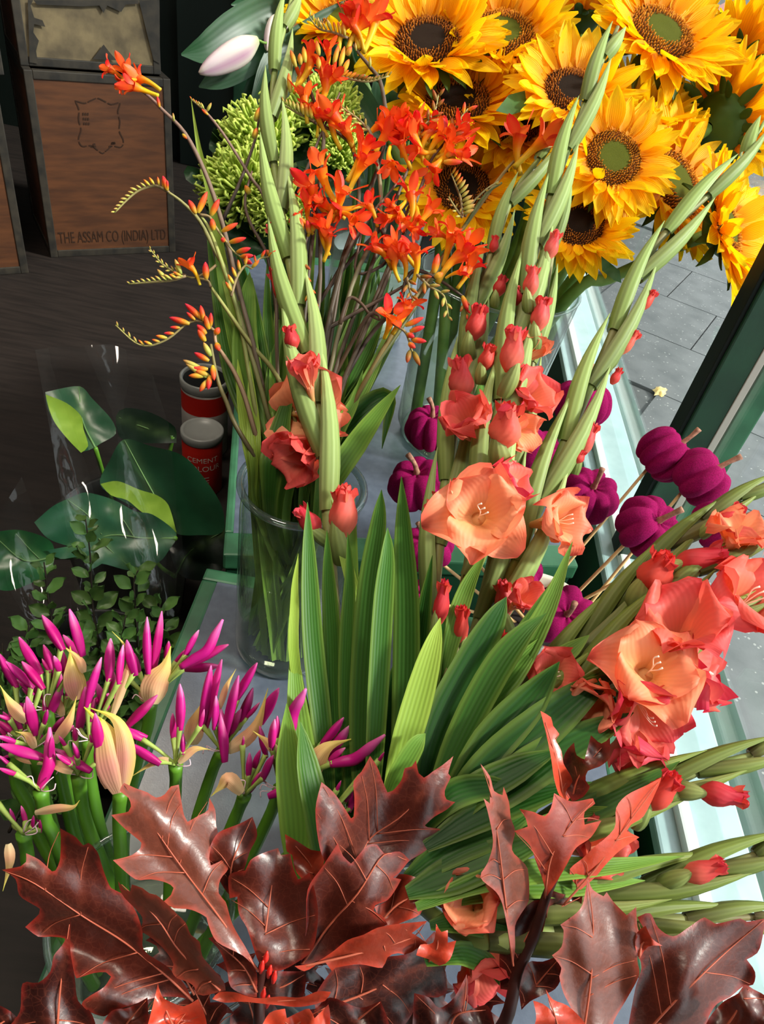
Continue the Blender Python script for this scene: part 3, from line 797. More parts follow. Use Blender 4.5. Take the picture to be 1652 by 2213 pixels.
def pcol(kind):
    if kind == 'peach': st = [(0, CREAM), (.22, S(250, 190, 130)), (.55, PEACH), (.85, S(244, 138, 104)), (1, S(232, 100, 84))]
    elif kind == 'coral': st = [(0, S(250, 190, 140)), (.3, S(244, 140, 110)), (.7, S(234, 100, 90)), (1, CORAL)]
    elif kind == 'pink': st = [(0, CREAM), (.35, S(250, 160, 130)), (.7, S(240, 110, 100)), (1, S(222, 52, 76))]
    else: st = [(0, S(236, 120, 96)), (.5, S(222, 76, 68)), (1, REDC)]
    edge = {'peach': S(238, 112, 92), 'coral': S(222, 60, 66), 'pink': S(216, 40, 72), 'red': S(190, 26, 46)}[kind]
    return lambda v, u: mixc(ramp(st, v), edge, max(0, abs(u) - .72) * 2.2 * v)
def axis_m(P, n, spin=0.0):
    z = n.normalized(); x = z.orthogonal().normalized(); y = z.cross(x)
    return Matrix(((x.x, y.x, z.x, P.x), (x.y, y.y, z.y, P.y), (x.z, y.z, z.z, P.z), (0, 0, 0, 1))) @ Matrix.Rotation(spin, 4, 'Z')
def glad_flower(root, px, py, t, size_px, face, kind, openv, seed, spin=0.0):
    """size_px: width over the open tepals; openv 1 = wide open, 0.5 = funnel"""
    rnd = random.Random(seed); P = U(px, py, t); n = camdir(*face); Ln = size_px * 1.14 * t / FOC * .62
    base = P - n * Ln * .55
    M = axis_m(base, n, spin)
    c = pcol(kind)
    throat = tube([base - n * Ln * .55, base - n * Ln * .2, base + n * Ln * .12], [Ln * .05, Ln * .07, Ln * .13], 10, 4, (lambda v: mixc(S(190, 170, 90), c(.25, 0), v)))
    f = part('flower', throat, 'glad_petal', root)
    for k in range(6):
        inner = k % 2
        a = k * math.pi / 3 + rnd.uniform(-.08, .08)
        fl = (.72 if not inner else .60) * openv * rnd.uniform(.85, 1.15); dp = (.62 if not inner else .70) + (1 - openv) * .3
        part('tepal', tepal(M @ Matrix.Rotation(a, 4, 'Z'), Ln, Ln * (.95 if not inner else .82) * rnd.uniform(.9, 1.1), Ln * .07 + inner * .001, fl, dp, .13 + .07 * openv, rnd, c, recurve=.35 * openv + rnd.uniform(-.1, .15)), 'glad_petal', f)
    if openv > .7:
        for k in range(3):
            a = k * .5 - .5
            tip = M @ Vector((Ln * .10 * math.sin(a), Ln * .06 * k - Ln * .05, Ln * .62))
            part('stamen', tube([M @ Vector((0, 0, Ln * .1)), M @ Vector((Ln * .03 * (k - 1), 0, Ln * .4)), tip, tip + n * Ln * .05 + camdir(1, .3, 0) * Ln * .06], [Ln * .008] * 3 + [Ln * .014], 5, 4), 'stamen', f)
    return f
def bract(root, base, tip, w, out, cb, ct):
    """boat-shaped bract from base to tip, convex side towards out"""
    n, m = 9, 7; d = tip - base; L = d.length; z = d / L
    o = (out - z * out.dot(z)).normalized(); s = z.cross(o); rows = []; cl = []
    for i in range(n):
        v = i / (n - 1); r = w * .5 * interp([.80, .95, 1.0, .96, .86, .70, .50, .28, .03], v)
        c = base + d * v + o * (L * .05 * math.sin(v * 3.14) - r * .35)
        rows.append([c + (s * math.sin(a) + o * math.cos(a)) * r for a in [(-1.75 + 3.5 * j / (m - 1)) for j in range(m)]])
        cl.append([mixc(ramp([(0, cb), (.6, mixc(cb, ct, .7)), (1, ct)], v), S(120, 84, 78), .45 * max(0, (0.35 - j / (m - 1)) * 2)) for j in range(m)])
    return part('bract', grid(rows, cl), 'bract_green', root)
def glad_bud(root, px, py, t, ln_px, w_px, dr, kind, seed):
    """rolled bud: px,py at its base, dr = direction in camera space"""
    rnd = random.Random(seed); P = U(px, py, t); n = camdir(*dr); Ln = ln_px * t / FOC; W = w_px * t / FOC
    M = axis_m(P, n, rnd.uniform(0, 6)); c = pcol(kind)
    rows = []; cl = []; ns = 18
    for i in range(11):
        v = i / 10; r = W * .5 * interp([.35, .62, .85, 1.0, 1.0, .95, .82, .7, .6, .5, .42], v)
        row = []; cr = []
        for k in range(ns):
            th = 2 * math.pi * k / ns + v * 1.6
            rr = r * (1 + .16 * v * math.sin(3 * th + v * 3) + .13 * v * v * math.sin(7 * th))
            row.append(M @ Vector((rr * math.cos(th), rr * math.sin(th), Ln * v + .05 * Ln * v * math.sin(5 * th))))
            cr.append(mixc(c(.25 + .75 * v, 0), REDC, .6 * v * (0.5 + .5 * math.sin(3 * th + v * 3))))
        rows.append(row); cl.append(cr)
    b = part('bud', grid(rows, cl, True), 'glad_petal', root)
    if ln_px > 42:
        o_ = ((CAM - P).normalized() + camdir(rnd.uniform(-.7, .1), 0, 0)).normalized()
        bract(root, P - n * Ln * .55 , P + n * Ln * rnd.uniform(.35, .55) + o_ * W * .42, W * .84, o_, S(104, 122, 58), S(158, 168, 100))
    for k in range(3):      # the furled lips at the mouth
        a = k * 2.1 + rnd.uniform(-.4, .4)
        part('tepal', tepal(M @ Matrix.Translation((0, 0, Ln * .5)) @ Matrix.Rotation(a, 4, 'Z'), Ln * .5, W * 1.0, W * .16, .10, .95, .14, rnd, pcol('red') if k else c, recurve=.15), 'glad_petal', b)
    return b
def polyline_at(P, s):
    L = [0]
    for a, b in zip(P, P[1:]): L.append(L[-1] + (b - a).length)
    s *= L[-1]
    for i in range(len(P) - 1):
        if s <= L[i + 1] or i == len(P) - 2:
            f = (s - L[i]) / (L[i + 1] - L[i] or 1); return P[i].lerp(P[i + 1], f), (P[i + 1] - P[i]).normalized()
def gladiolus(pts, label, s0, s1, nb, wpx, seed, flip=1, spread=.5, lenk=1.0, stem_r=(.0065, .006, .0045, .002), tone=0, base=None):
    """pts: (px,py,t) base to tip; bracts fill arc fractions s0..s1"""
    rnd = random.Random(seed)
    base = base or Vector((GV.x + rnd.uniform(-.03, .03), GV.y + rnd.uniform(-.03, .03), 0.016))
    P3 = [U(*p) for p in pts]
    P = smooth([base] + P3, 6)
    root = empty('gladiolus', base, label, 'gladiolus', 'coral gladioli in the glass vase')
    part('stem', tube(P, list(stem_r), 8, 0), 'glad_stem', root)
    Ltot = sum((b - a).length for a, b in zip(P, P[1:]))
    for k in range(nb):
        f = k / max(1, nb - 1); s = lerp(s0, s1, f)
        p, T = polyline_at(P, s)
        side = flip * (1 if k % 2 else -1)
        view = (CAM - p).normalized(); sd = T.cross(view).normalized() * -1
        out = (sd * side * (.9) + view * rnd.uniform(.5, .9)).normalized()
        Lb = lenk * lerp(.115, .062, f) * rnd.uniform(.92, 1.08)
        w = wpx * depth(p) / FOC * lerp(.92, .58, f)
        p2, _ = polyline_at(P, min(1, s + Lb / Ltot))
        tip = p2 + out * Lb * (.05 + .10 * spread) + T * .004
        cb = (mixc(S(132, 152, 80), S(104, 116, 62), rnd.random()) if tone == 0 else mixc(S(84, 100, 42), S(76, 66, 40), rnd.random()))
        ct = (S(158, 180, 108) if tone == 0 else S(122, 138, 62))
        bract(root, p + out * w * .12, tip, w, out, cb, ct)
    return root
# tall left spike
g1 = gladiolus([(800, 1790, .60), (748, 1500, .63), (724, 1330, .655), (712, 1170, .67), (700, 980, .69), (682, 850, .70), (648, 680, .72), (618, 520, .735), (596, 380, .745), (586, 260, .755), (598, 130, .765), (628, 10, .775), (634, -20, .78)],
               'tall pale green gladiolus spike at left, peach blossoms below, in front of the jar', .46, .955, 11, 56, 1, spread=.6, lenk=1.5)
glad_flower(g1, 655, 900, .72, 235, (-.50, .10, .65), 'peach', .85, 11, .3)
glad_flower(g1, 645, 985, .705, 190, (-.6, -.45, .65), 'coral', .55, 12, 1.0)
glad_flower(g1, 710, 900, .72, 140, (.75, -.1, .3), 'peach', .6, 14, 1.0)
glad_flower(g1, 660, 800, .672, 120, (-.2, .92, .55), 'coral', .34, 13, .3)
glad_bud(g1, 740, 1160, .655, 110, 62, (.05, .95, .2), 'coral', 15)
glad_bud(g1, 690, 1150, .66, 70, 44, (-.6, .7, .2), 'red', 16)
glad_bud(g1, 622, 660, .725, 85, 38, (-.35, .9, .1), 'red', 17)
glad_bud(g1, 612, 540, .735, 60, 34, (-.45, .85, .1), 'red', 18)
glad_bud(g1, 636, 755, .70, 50, 34, (-.2, .9, .3), 'red', 19)
# centre spikes
g2 = gladiolus([(880, 1700, .61), (925, 1380, .65), (955, 1120, .69), (985, 900, .72), (1020, 700, .75), (1060, 560, .77), (1105, 430, .785), (1160, 350, .795), (1222, 278, .80)],
               'leftmost of the three centre gladiolus spikes, its tip bending right', .40, .95, 9, 52, 2, flip=-1, spread=.45, lenk=1.5)
g3 = gladiolus([(900, 1720, .60), (985, 1380, .63), (1040, 1080, .665), (1078, 890, .69), (1112, 740, .71), (1150, 570, .73), (1190, 430, .745), (1240, 290, .76), (1290, 160, .77), (1336, 58, .78)],
               'tallest centre gladiolus spike pointing up to the sunflowers', .40, .96, 11, 58, 3, spread=.45, lenk=1.6)
g5 = gladiolus([(930, 1700, .64), (1050, 1280, .68), (1105, 1000, .71), (1145, 800, .735), (1180, 620, .755), (1205, 480, .77), (1225, 380, .775)],
               'rightmost of the centre gladiolus spikes, with peach blossoms down its right side', .42, .90, 7, 48, 5, spread=.4, lenk=1.4)
g4 = gladiolus([(930, 1680, .62), (1060, 1360, .66), (1150, 1130, .69), (1225, 950, .715), (1300, 780, .735), (1365, 630, .75), (1420, 525, .765), (1505, 445, .775), (1590, 365, .785), (1654, 262, .79)],
               'gladiolus spike leaning right across the window with one peach blossom low down', .36, .955, 10, 56, 4, spread=.4, lenk=1.6)
for i, (px, py, t, ln, w, d, k) in enumerate([
    (1020, 735, .72, 75, 44, (.25, .95, .25), 'red'), (1075, 640, .735, 45, 28, (.3, .95, .1), 'red'), (1000, 860, .70, 85, 54, (-.1, .95, .35), 'coral'),
    (1045, 800, .70, 55, 36, (.25, .95, .3), 'red'), (1064, 545, .755, 34, 20, (.2, .9, .3), 'red')]):
    glad_bud(g2, px, py, t, ln, w, d, k, 30 + i)
for i, (px, py, t, ln, w, d, k) in enumerate([
    (1100, 805, .67, 95, 52, (.12, .95, .35), 'coral'), (1088, 965, .645, 95, 70, (.05, .9, .5), 'coral'), (1145, 640, .70, 62, 34, (.1, .98, .2), 'coral'),
    (1185, 560, .72, 60, 30, (.3, .95, .1), 'coral'), (1120, 660, .72, 40, 26, (-.2, .95, .2), 'red')]):
    glad_bud(g3, px, py, t, ln, w, d, k, 40 + i)
glad_bud(g5, 1162, 715, .70, 70, 40, (.15, .95, .2), 'coral', 51); glad_bud(g5, 1095, 1330, .66, 80, 44, (-.15, .95, .25), 'coral', 52)
glad_bud(g2, 990, 1400, .63, 95, 36, (.1, .97, .2), 'red', 53); glad_bud(g2, 948, 1350, .62, 100, 34, (.12, .97, .2), 'red', 54)
glad_flower(g2, 1010, 905, .675, 170, (-.35, .55, .6), 'coral', .55, 61, .2)
glad_flower(g2, 960, 1100, .665, 120, (-.6, .45, .55), 'coral', .35, 62, .9)
glad_flower(g3, 1040, 1105, .60, 215, (-.05, .25, .95), 'peach', 1.0, 63, .52)
glad_flower(g3, 1105, 1045, .635, 150, (.65, .5, .5), 'pink', .6, 64, .2)
glad_flower(g5, 1150, 850, .69, 165, (.45, .35, .65), 'coral', .65, 65, .7)
glad_flower(g5, 1150, 745, .715, 130, (.6, .65, .3), 'peach', .5, 66, .3)
glad_flower(g5, 1130, 930, .68, 130, (.5, -.3, .6), 'peach', .6, 67, .1)
glad_flower(g4, 1222, 1125, .645, 170, (.55, .1, .72), 'peach', .8, 68, .4)
glad_flower(g4, 1135, 1290, .63, 120, (.35, .5, .75), 'coral', .55, 69, .5)
glad_bud(g4, 1085, 1410, .63, 50, 40, (.2, .7, .5), 'red', 57)
for i, (px, py, t, ln, w, d) in enumerate([(1385, 670, .742, 50, 22, (.6, .75, .1)), (1340, 765, .735, 60, 26, (.6, .75, .1)), (1322, 830, .73, 38, 20, (.5, .85, .1)), (1255, 985, .71, 75, 34, (.35, .9, .15)), (1245, 1000, .70, 30, 22, (.5, .8, .2))]):
    glad_bud(g4, px, py, t, ln, w, d, 'coral' if i in (1, 3) else 'red', 70 + i)
# right-hand spikes leaning out towards the glass
g6 = gladiolus([(950, 1700, .60), (1080, 1580, .61), (1250, 1400, .63), (1335, 1285, .645), (1425, 1195, .655), (1510, 1130, .665), (1600, 1075, .67), (1690, 1030, .675)],
               'dark stemmed gladiolus leaning right past the pale cane picks, red rolled buds', .42, .93, 9, 56, 6, spread=.3, lenk=1.3, tone=1)
glad_bud(g6, 1395, 1275, .625, 95, 74, (.35, .85, .4), 'red', 81); glad_bud(g6, 1455, 1225, .63, 110, 56, (.85, .3, .3), 'red', 82); glad_bud(g6, 1545, 1135, .65, 70, 36, (.75, .55, .2), 'red', 83)
g7 = gladiolus([(960, 1720, .58), (1100, 1600, .59), (1250, 1470, .60), (1390, 1330, .61), (1500, 1240, .62), (1600, 1180, .63), (1700, 1130, .635)],
               'gladiolus with big salmon blossoms at the right edge below the pumpkins', .45, .93, 7, 56, 7, spread=.3, lenk=1.3, tone=1, flip=-1)
glad_flower(g7, 1480, 1345, .575, 270, (-.10, .75, .6), 'coral', .7, 84, .2)
glad_flower(g7, 1600, 1150, .625, 170, (.1, .8, .4), 'peach', .7, 85, .2)
glad_flower(g7, 1630, 1290, .60, 240, (.3, .5, .7), 'coral', .8, 86, .8)
g8 = gladiolus([(950, 1740, .575), (1080, 1640, .58), (1200, 1560, .585), (1330, 1480, .59), (1460, 1400, .60), (1560, 1340, .605), (1650, 1290, .61)],
               'gladiolus with the wide open apricot blossoms at right, over the sill', .5, .93, 5, 50, 8, spread=.4, lenk=1.4, tone=1)
glad_flower(g8, 1415, 1440, .55, 235, (-.05, .45, .85), 'peach', .95, 87, .1)
glad_flower(g8, 1400, 1550, .555, 215, (.05, -.35, .85), 'pink', .8, 88, .5)
glad_flower(g8, 1510, 1460, .595, 230, (.75, .30, .45), 'pink', .75, 89, .2)
glad_flower(g8, 1285, 1520, .565, 190, (-.55, -.15, .75), 'peach', .5, 90, .6)
glad_flower(g8, 1375, 1625, .565, 185, (.1, -.75, .5), 'pink', .55, 91, .2)
glad_flower(g6, 1200, 1455, .585, 150, (.10, .25, .85), 'coral', .75, 92, .2)
g9 = gladiolus([(1000, 1840, .55), (1150, 1790, .555), (1300, 1735, .56), (1430, 1700, .565), (1540, 1655, .57), (1690, 1615, .575)],
               'gladiolus in bud leaning flat to the right, above the lower right oak leaves', .52, .95, 6, 60, 9, spread=.5, lenk=1.35, tone=1)
glad_bud(g9, 1400, 1745, .545, 100, 56, (.5, .8, .3), 'red', 93); glad_bud(g9, 1510, 1712, .55, 95, 52, (.97, .0, .3), 'red', 94)
g10 = gladiolus([(1000, 1960, .53), (1200, 1945, .535), (1350, 1920, .54), (1480, 1895, .545), (1580, 1865, .55), (1700, 1825, .555)],
                'lowest gladiolus spike pointing right, pleated red bud, touching the oak leaves', .52, .95, 6, 62, 10, spread=.5, lenk=1.4, tone=1)
glad_bud(g10, 1475, 1895, .53, 95, 46, (.85, .45, .3), 'coral', 95)
glad_flower(g10, 1300, 1830, .54, 190, (.4, .4, .7), 'coral', .75, 96, .4)
glad_flower(g10, 1400, 1950, .55, 90, (.6, -.2, .6), 'coral', .6, 97, .4)
g11 = gladiolus([(1000, 2020, .52), (1250, 2000, .53), (1400, 1990, .535), (1540, 1985, .54), (1700, 1978, .545)],
                'pale gladiolus stem lying level just above the big lower right oak leaf', .55, .95, 5, 60, 11, spread=.2, lenk=1.5, tone=1)
glad_flower(g11, 1020, 1950, .50, 175, (-.3, .55, .7), 'peach', .7, 98, .4)
glad_flower(g11, 1045, 2110, .52, 190, (.25, -.5, .7), 'coral', .7, 99, .4)

# strap leaves of the gladioli: px path base..tip with depths, width px, tone; given to the nearest stem
GB = [
    (g1, [(690, 1850, .56), (660, 1690, .575), (645, 1560, .585), (632, 1361, .60)], 62, 2), (g1, [(650, 1500, .60), (637, 1300, .605), (645, 1196, .61)], 22, 3),
    (g1, [(720, 1800, .58), (700, 1600, .59), (677, 1385, .60), (668, 1200, .61), (665, 1085, .615)], 44, 1), (g1, [(740, 1800, .585), (722, 1550, .60), (718, 1385, .61), (710, 1240, .615), (707, 1145, .62)], 40, 1),
    (g1, [(760, 1800, .575), (748, 1550, .59), (750, 1385, .60), (756, 1250, .61), (752, 1150, .615)], 36, 1), (g1, [(800, 1560, .62), (775, 1330, .64), (740, 1180, .65), (716, 1080, .655)], 26, 3),
    (g1, [(770, 1500, .64), (762, 1250, .655), (765, 1060, .665)], 26, 2), 
    (g2, [(790, 1850, .56), (779, 1590, .58), (795, 1300, .60), (818, 1130, .61), (825, 1058, .615)], 54, 1), (g2, [(800, 1850, .555), (812, 1600, .57), (828, 1320, .585), (838, 1200, .59), (838, 1140, .593)], 44, 1),
    (g2, [(850, 1820, .57), (872, 1600, .58), (879, 1340, .60), (872, 1150, .61), (868, 1030, .615)], 58, 1), (g2, [(830, 1800, .545), (868, 1640, .55), (905, 1510, .56), (935, 1400, .565), (952, 1335, .57)], 62, 3),
    (g2, [(820, 1780, .53), (860, 1680, .535), (900, 1610, .54), (920, 1585, .545)], 44, 2), (g2, [(800, 1840, .60), (830, 1660, .61), (848, 1500, .63), (860, 1420, .635)], 50, 0),
    (g2, [(870, 1700, .60), (895, 1500, .61), (915, 1330, .63), (935, 1200, .64)], 42, 0),
    (g3, [(900, 1760, .56), (945, 1580, .57), (1010, 1450, .58), (1070, 1340, .585), (1095, 1290, .59)], 78, 0), (g3, [(950, 1500, .61), (975, 1380, .62), (1010, 1270, .63), (1052, 1190, .635)], 40, 2),
    (g3, [(880, 1780, .59), (900, 1600, .60), (930, 1450, .61), (965, 1330, .62)], 56, 0),
    (g5, [(920, 1760, .55), (990, 1600, .56), (1070, 1450, .57), (1130, 1370, .575), (1182, 1325, .58)], 66, 1), (g5, [(960, 1690, .56), (1020, 1580, .57), (1108, 1450, .58), (1185, 1310, .59), (1238, 1170, .60)], 58, 2),
    (g5, [(1040, 1520, .59), (1100, 1420, .60), (1150, 1340, .605), (1200, 1250, .61)], 40, 1), (g5, [(1000, 1560, .57), (1080, 1490, .575), (1130, 1430, .58), (1180, 1370, .585)], 50, 2),
    (g4, [(960, 1740, .54), (1060, 1610, .55), (1150, 1510, .56), (1210, 1430, .565)], 84, 0), (g4, [(1150, 1480, .59), (1200, 1430, .60), (1240, 1400, .605), (1275, 1372, .61)], 40, 2),
    (g6, [(940, 1780, .53), (1050, 1670, .54), (1160, 1580, .55), (1260, 1500, .56), (1330, 1455, .565)], 92, 0), (g6, [(1090, 1640, .55), (1180, 1550, .56), (1290, 1470, .565), (1400, 1400, .57)], 48, 1),
    (g7, [(930, 1800, .52), (1060, 1720, .53), (1180, 1640, .54), (1290, 1580, .55), (1370, 1540, .555)], 88, 0), (g7, [(1000, 1740, .54), (1130, 1650, .55), (1230, 1600, .555), (1350, 1560, .56)], 60, 1),
    (g8, [(920, 1830, .51), (1040, 1760, .52), (1150, 1720, .53), (1280, 1690, .54)], 70, 0), (g8, [(900, 1850, .525), (1000, 1730, .53), (1120, 1660, .535), (1210, 1620, .54)], 70, 0),
    (g8, [(870, 1840, .52), (960, 1730, .525), (1050, 1700, .53), (1150, 1715, .535)], 60, 0),
    (g9, [(880, 1900, .51), (980, 1830, .515), (1080, 1790, .52), (1170, 1740, .53)], 74, 1), (g9, [(880, 1930, .50), (980, 1890, .505), (1100, 1840, .51), (1230, 1790, .52)], 80, 1),
    (g10, [(900, 1960, .495), (1040, 1905, .50), (1180, 1880, .51), (1330, 1870, .525), (1480, 1850, .535)], 50, 2), (g10, [(960, 1950, .505), (1100, 1912, .51), (1250, 1910, .52), (1395, 1903, .53)], 56, 2),
    (g9, [(1040, 1840, .52), (1180, 1800, .53), (1300, 1740, .545), (1400, 1690, .55), (1470, 1645, .555)], 56, 1), (g9, [(1100, 1800, .53), (1250, 1760, .54), (1410, 1755, .55)], 30, 2),
    (g11, [(920, 2080, .49), (1000, 2060, .50), (1060, 2090, .51), (1080, 2130, .515)], 46, 1), (g11, [(930, 2000, .50), (1000, 1990, .505), (1080, 2010, .51), (1170, 2040, .515)], 50, 1),
    (g1, [(640, 1900, .545), (640, 1790, .55), (625, 1640, .565), (620, 1520, .575)], 66, 2), (g1, [(700, 1900, .545), (690, 1780, .55), (665, 1650, .56), (650, 1560, .565)], 62, 1),
]
random.seed(12)
for k, (g, pts, w, tone) in enumerate(GB):
    P3 = [U(*p) for p in pts]
    # every strap starts at the stems in the vase
    foot = GV + Vector((random.uniform(-.03, .03), random.uniform(-.03, .03), .05))
    if (P3[0] - foot).angle(P3[1] - P3[0]) < .8: P3 = [foot] + P3
    wm = w * pts[len(pts) // 2][2] / FOC
    nrm = (CAM - P3[1]).normalized() + Vector((random.uniform(-.5, .6), random.uniform(-.3, .3), 0))
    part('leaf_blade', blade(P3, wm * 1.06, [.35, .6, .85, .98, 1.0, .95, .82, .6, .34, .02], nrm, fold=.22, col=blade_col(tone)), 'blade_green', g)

# ------------------------------------------------------------------ red oak branches
mat('oak_leaf', vcol=True, rough=0.36, spec=0.8, transl=0.10, bump=0.16, bscale=200)
def vein_net(m, scale, col, fac):
    """fine net of veinlets: thin paler lines with slight relief, on the leaf's own UV"""
    nt = MATS[m].node_tree; N = nt.nodes; L = nt.links; bs = N['Principled BSDF']; src = bs.inputs['Base Color'].links[0].from_socket
    tc = N.new('ShaderNodeTexCoord'); v = N.new('ShaderNodeTexVoronoi'); v.feature = 'DISTANCE_TO_EDGE'; v.inputs['Scale'].default_value = scale
    L.new(tc.outputs['UV'], v.inputs['Vector'])
    mr = N.new('ShaderNodeMapRange'); mr.inputs['From Max'].default_value = 0.06; mr.inputs['To Min'].default_value = fac; mr.inputs['To Max'].default_value = 0.0
    L.new(v.outputs['Distance'], mr.inputs[0])
    mx = N.new('ShaderNodeMix'); mx.data_type = 'RGBA'; L.new(mr.outputs[0], mx.inputs[0]); L.new(src, mx.inputs[6]); mx.inputs[7].default_value = (*col, 1)
    L.new(mx.outputs[2], bs.inputs['Base Color'])
vein_net('oak_leaf', 6.0, S(140, 70, 52), 0.20)
mat('oak_vein', S(170, 84, 62), 0.5, 0.3)
mat('oak_twig', S(52, 22, 18), 0.5, 0.4, col2=S(84, 34, 26), nscale=40)
def K(o, s, pts): return [(o[0] + x * s, o[1] + y * s) for x, y in pts]
c7 = ((0, 1600), .3753); c8 = ((440, 1600), .3753); cR = ((900, 1500), .4552)
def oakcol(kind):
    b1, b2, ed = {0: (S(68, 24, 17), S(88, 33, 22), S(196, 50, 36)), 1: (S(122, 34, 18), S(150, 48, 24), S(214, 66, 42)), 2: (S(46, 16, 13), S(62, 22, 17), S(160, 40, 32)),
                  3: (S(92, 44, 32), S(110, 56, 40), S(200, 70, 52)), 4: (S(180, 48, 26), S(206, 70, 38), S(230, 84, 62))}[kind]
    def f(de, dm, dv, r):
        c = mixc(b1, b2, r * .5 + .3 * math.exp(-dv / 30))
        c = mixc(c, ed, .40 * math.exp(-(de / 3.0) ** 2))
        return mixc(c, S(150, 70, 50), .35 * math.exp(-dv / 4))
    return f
def auto_veins(mid, out, n=6):
    """side veins running from the midrib to the lobe tips (outline points far from the midrib)"""
    cand = []
    m = len(out)
    for i in range(m):
        p = out[i]; d = min(dseg(*p, a, b) for a, b in zip(mid, mid[1:]))
        dp = min(dseg(*out[i - 2], a, b) for a, b in zip(mid, mid[1:])); dn = min(dseg(*out[(i + 2) % m], a, b) for a, b in zip(mid, mid[1:]))
        if d > 22 and d >= dp and d >= dn: cand.append((d, p))
    cand.sort(reverse=True); veins = []
    ax, ay = mid[-1][0] - mid[0][0], mid[-1][1] - mid[0][1]; AL2 = ax * ax + ay * ay
    for d, p in cand[:n + 3]:
        if any(math.hypot(p[0] - v[-1][0], p[1] - v[-1][1]) < 26 for v in veins): continue
        s = ((p[0] - mid[0][0]) * ax + (p[1] - mid[0][1]) * ay) / AL2 - d / math.sqrt(AL2) * .55
        if s < .04 or s > .97: s = max(.08, min(.9, s))
        x = s * (len(mid) - 1); i = min(int(x), len(mid) - 2); f = x - i
        q = (mid[i][0] + (mid[i + 1][0] - mid[i][0]) * f, mid[i][1] + (mid[i + 1][1] - mid[i][1]) * f)
        mm = ((q[0] * .5 + p[0] * .5) + ax * .02, (q[1] * .5 + p[1] * .5) + ay * .02)
        veins.append([q, mm, (q[0] + (p[0] - q[0]) * .94, q[1] + (p[1] - q[1]) * .94)])
        if len(veins) >= n: break
    return veins
def curvy(P, k=4):
    """round the sinuses of an outline but keep its sharp tips"""
    P = [Vector(p) for p in P]; n = len(P); out = []
    def tang(i):
        a, b = P[i] - P[i - 1], P[(i + 1) % n] - P[i]
        if a.length < 1e-6 or b.length < 1e-6: return None
        return None if a.angle(b) > 1.45 else (P[(i + 1) % n] - P[i - 1]) * .5
    for i in range(n):
        a, b = P[i], P[(i + 1) % n]; d = b - a; L = d.length
        t0, t1 = tang(i), tang((i + 1) % n)
        t0 = d * .6 if t0 is None else t0 * min(1, L / (t0.length + 1e-6)); t1 = d * .6 if t1 is None else t1 * min(1, L / (t1.length + 1e-6))
        q = max(1, min(k, int(L / 9)))
        for j in range(q):
            s = j / q; h1 = 2 * s ** 3 - 3 * s ** 2 + 1; h2 = s ** 3 - 2 * s ** 2 + s; h3 = -2 * s ** 3 + 3 * s ** 2; h4 = s ** 3 - s ** 2
            p = a * h1 + t0 * h2 + b * h3 + t1 * h4; out.append((p.x, p.y))
    return out
def oak(root, fr, out, mid, tb, tt, kind, roll=0., cup=.0, wav=.003, seed=0, wl=110., vein=True, rim=0.0, twig=None):
    o = K(*fr, out) if fr else out; md = K(*fr, mid) if fr else mid
    vs_ = auto_veins(md, o) if vein else []
    o = curvy(o)
    d, fn = leafdata(o, md, tb, tt, roll, cup, wav, wl, vs_, .0016, oakcol(kind), 12, seed, rim)
    lf = part('leaf', d, 'oak_leaf', root)
    rw = .0006
    mp = [fn(*p) for p in md]
    part('midrib', tube(([twig] if twig is not None else []) + mp, [rw * 1.5, rw * 1.2, rw * .8, rw * .4], 5, 5), 'oak_vein', lf)
    for v in vs_:
        part('side_vein', tube([fn(*p) for p in v], [rw * .8, rw * .5, rw * .25], 4, 4), 'oak_vein', lf)
    return lf
# left branch
twA = [U(556, 2300, .505), U(560, 2213, .50), U(561, 2140, .497), U(566, 2095, .49), U(572, 2070, .485)]
def zinc_vase(P, label):
    c = Vector((P.x, P.y + .01, 0.0)); r_ = empty('zinc_vase', c, label, 'vase')
    part('wall', lathe([(0, .001), (.034, .001), (.036, .005), (.042, .120), (.0435, .123), (.042, .124), (.040, .12), (.035, .01), (0, .008)], c, 32), 'zinc', r_)
    return c + Vector((0, 0, .011))
ftA = zinc_vase(twA[0], 'small zinc vase holding the left red oak branch')
bA = empty('oak_branch', ftA, 'red oak branch with glossy dark maroon leaves filling the lower left', 'oak branch')
part('twig', tube([ftA, ftA + Vector((0, .004, .10))] + twA[1:], [.005, .0045, .0035, .0025], 8, 4), 'oak_twig', bA)
oak(bA, c7, [(410, 1020), (405, 1200), (430, 1360), (450, 1500), (520, 1560), (560, 1660), (40, 1660), (115, 1560), (130, 1400), (220, 1395), (290, 1330), (310, 1240), (370, 1160)], [(330, 1650), (350, 1400), (400, 1060)], .47, .46, 2, seed=2)
oak(bA, c7, [(1110, 1500), (1060, 1400), (960, 1300), (830, 1210), (820, 1100), (780, 980), (700, 880), (640, 850), (600, 760), (560, 640), (510, 590), (480, 605), (440, 560), (345, 505), (350, 560), (345, 690), (320, 750), (300, 755), (230, 690), (150, 650), (150, 700), (120, 725), (10, 745), (90, 800), (110, 890), (180, 940), (230, 970), (225, 1000), (145, 1075), (220, 1130), (290, 1130), (370, 1140), (400, 1180), (410, 1250), (430, 1350), (440, 1370), (540, 1340), (610, 1335), (640, 1360), (600, 1420), (520, 1470), (480, 1500), (470, 1520), (510, 1560), (600, 1590), (650, 1560), (740, 1530), (900, 1480), (1040, 1480)],
    [(1110, 1500), (950, 1350), (720, 1165), (480, 1015), (200, 825), (20, 750)], .485, .475, 0, roll=-.00004, cup=.004, wav=.006, seed=3, wl=170)
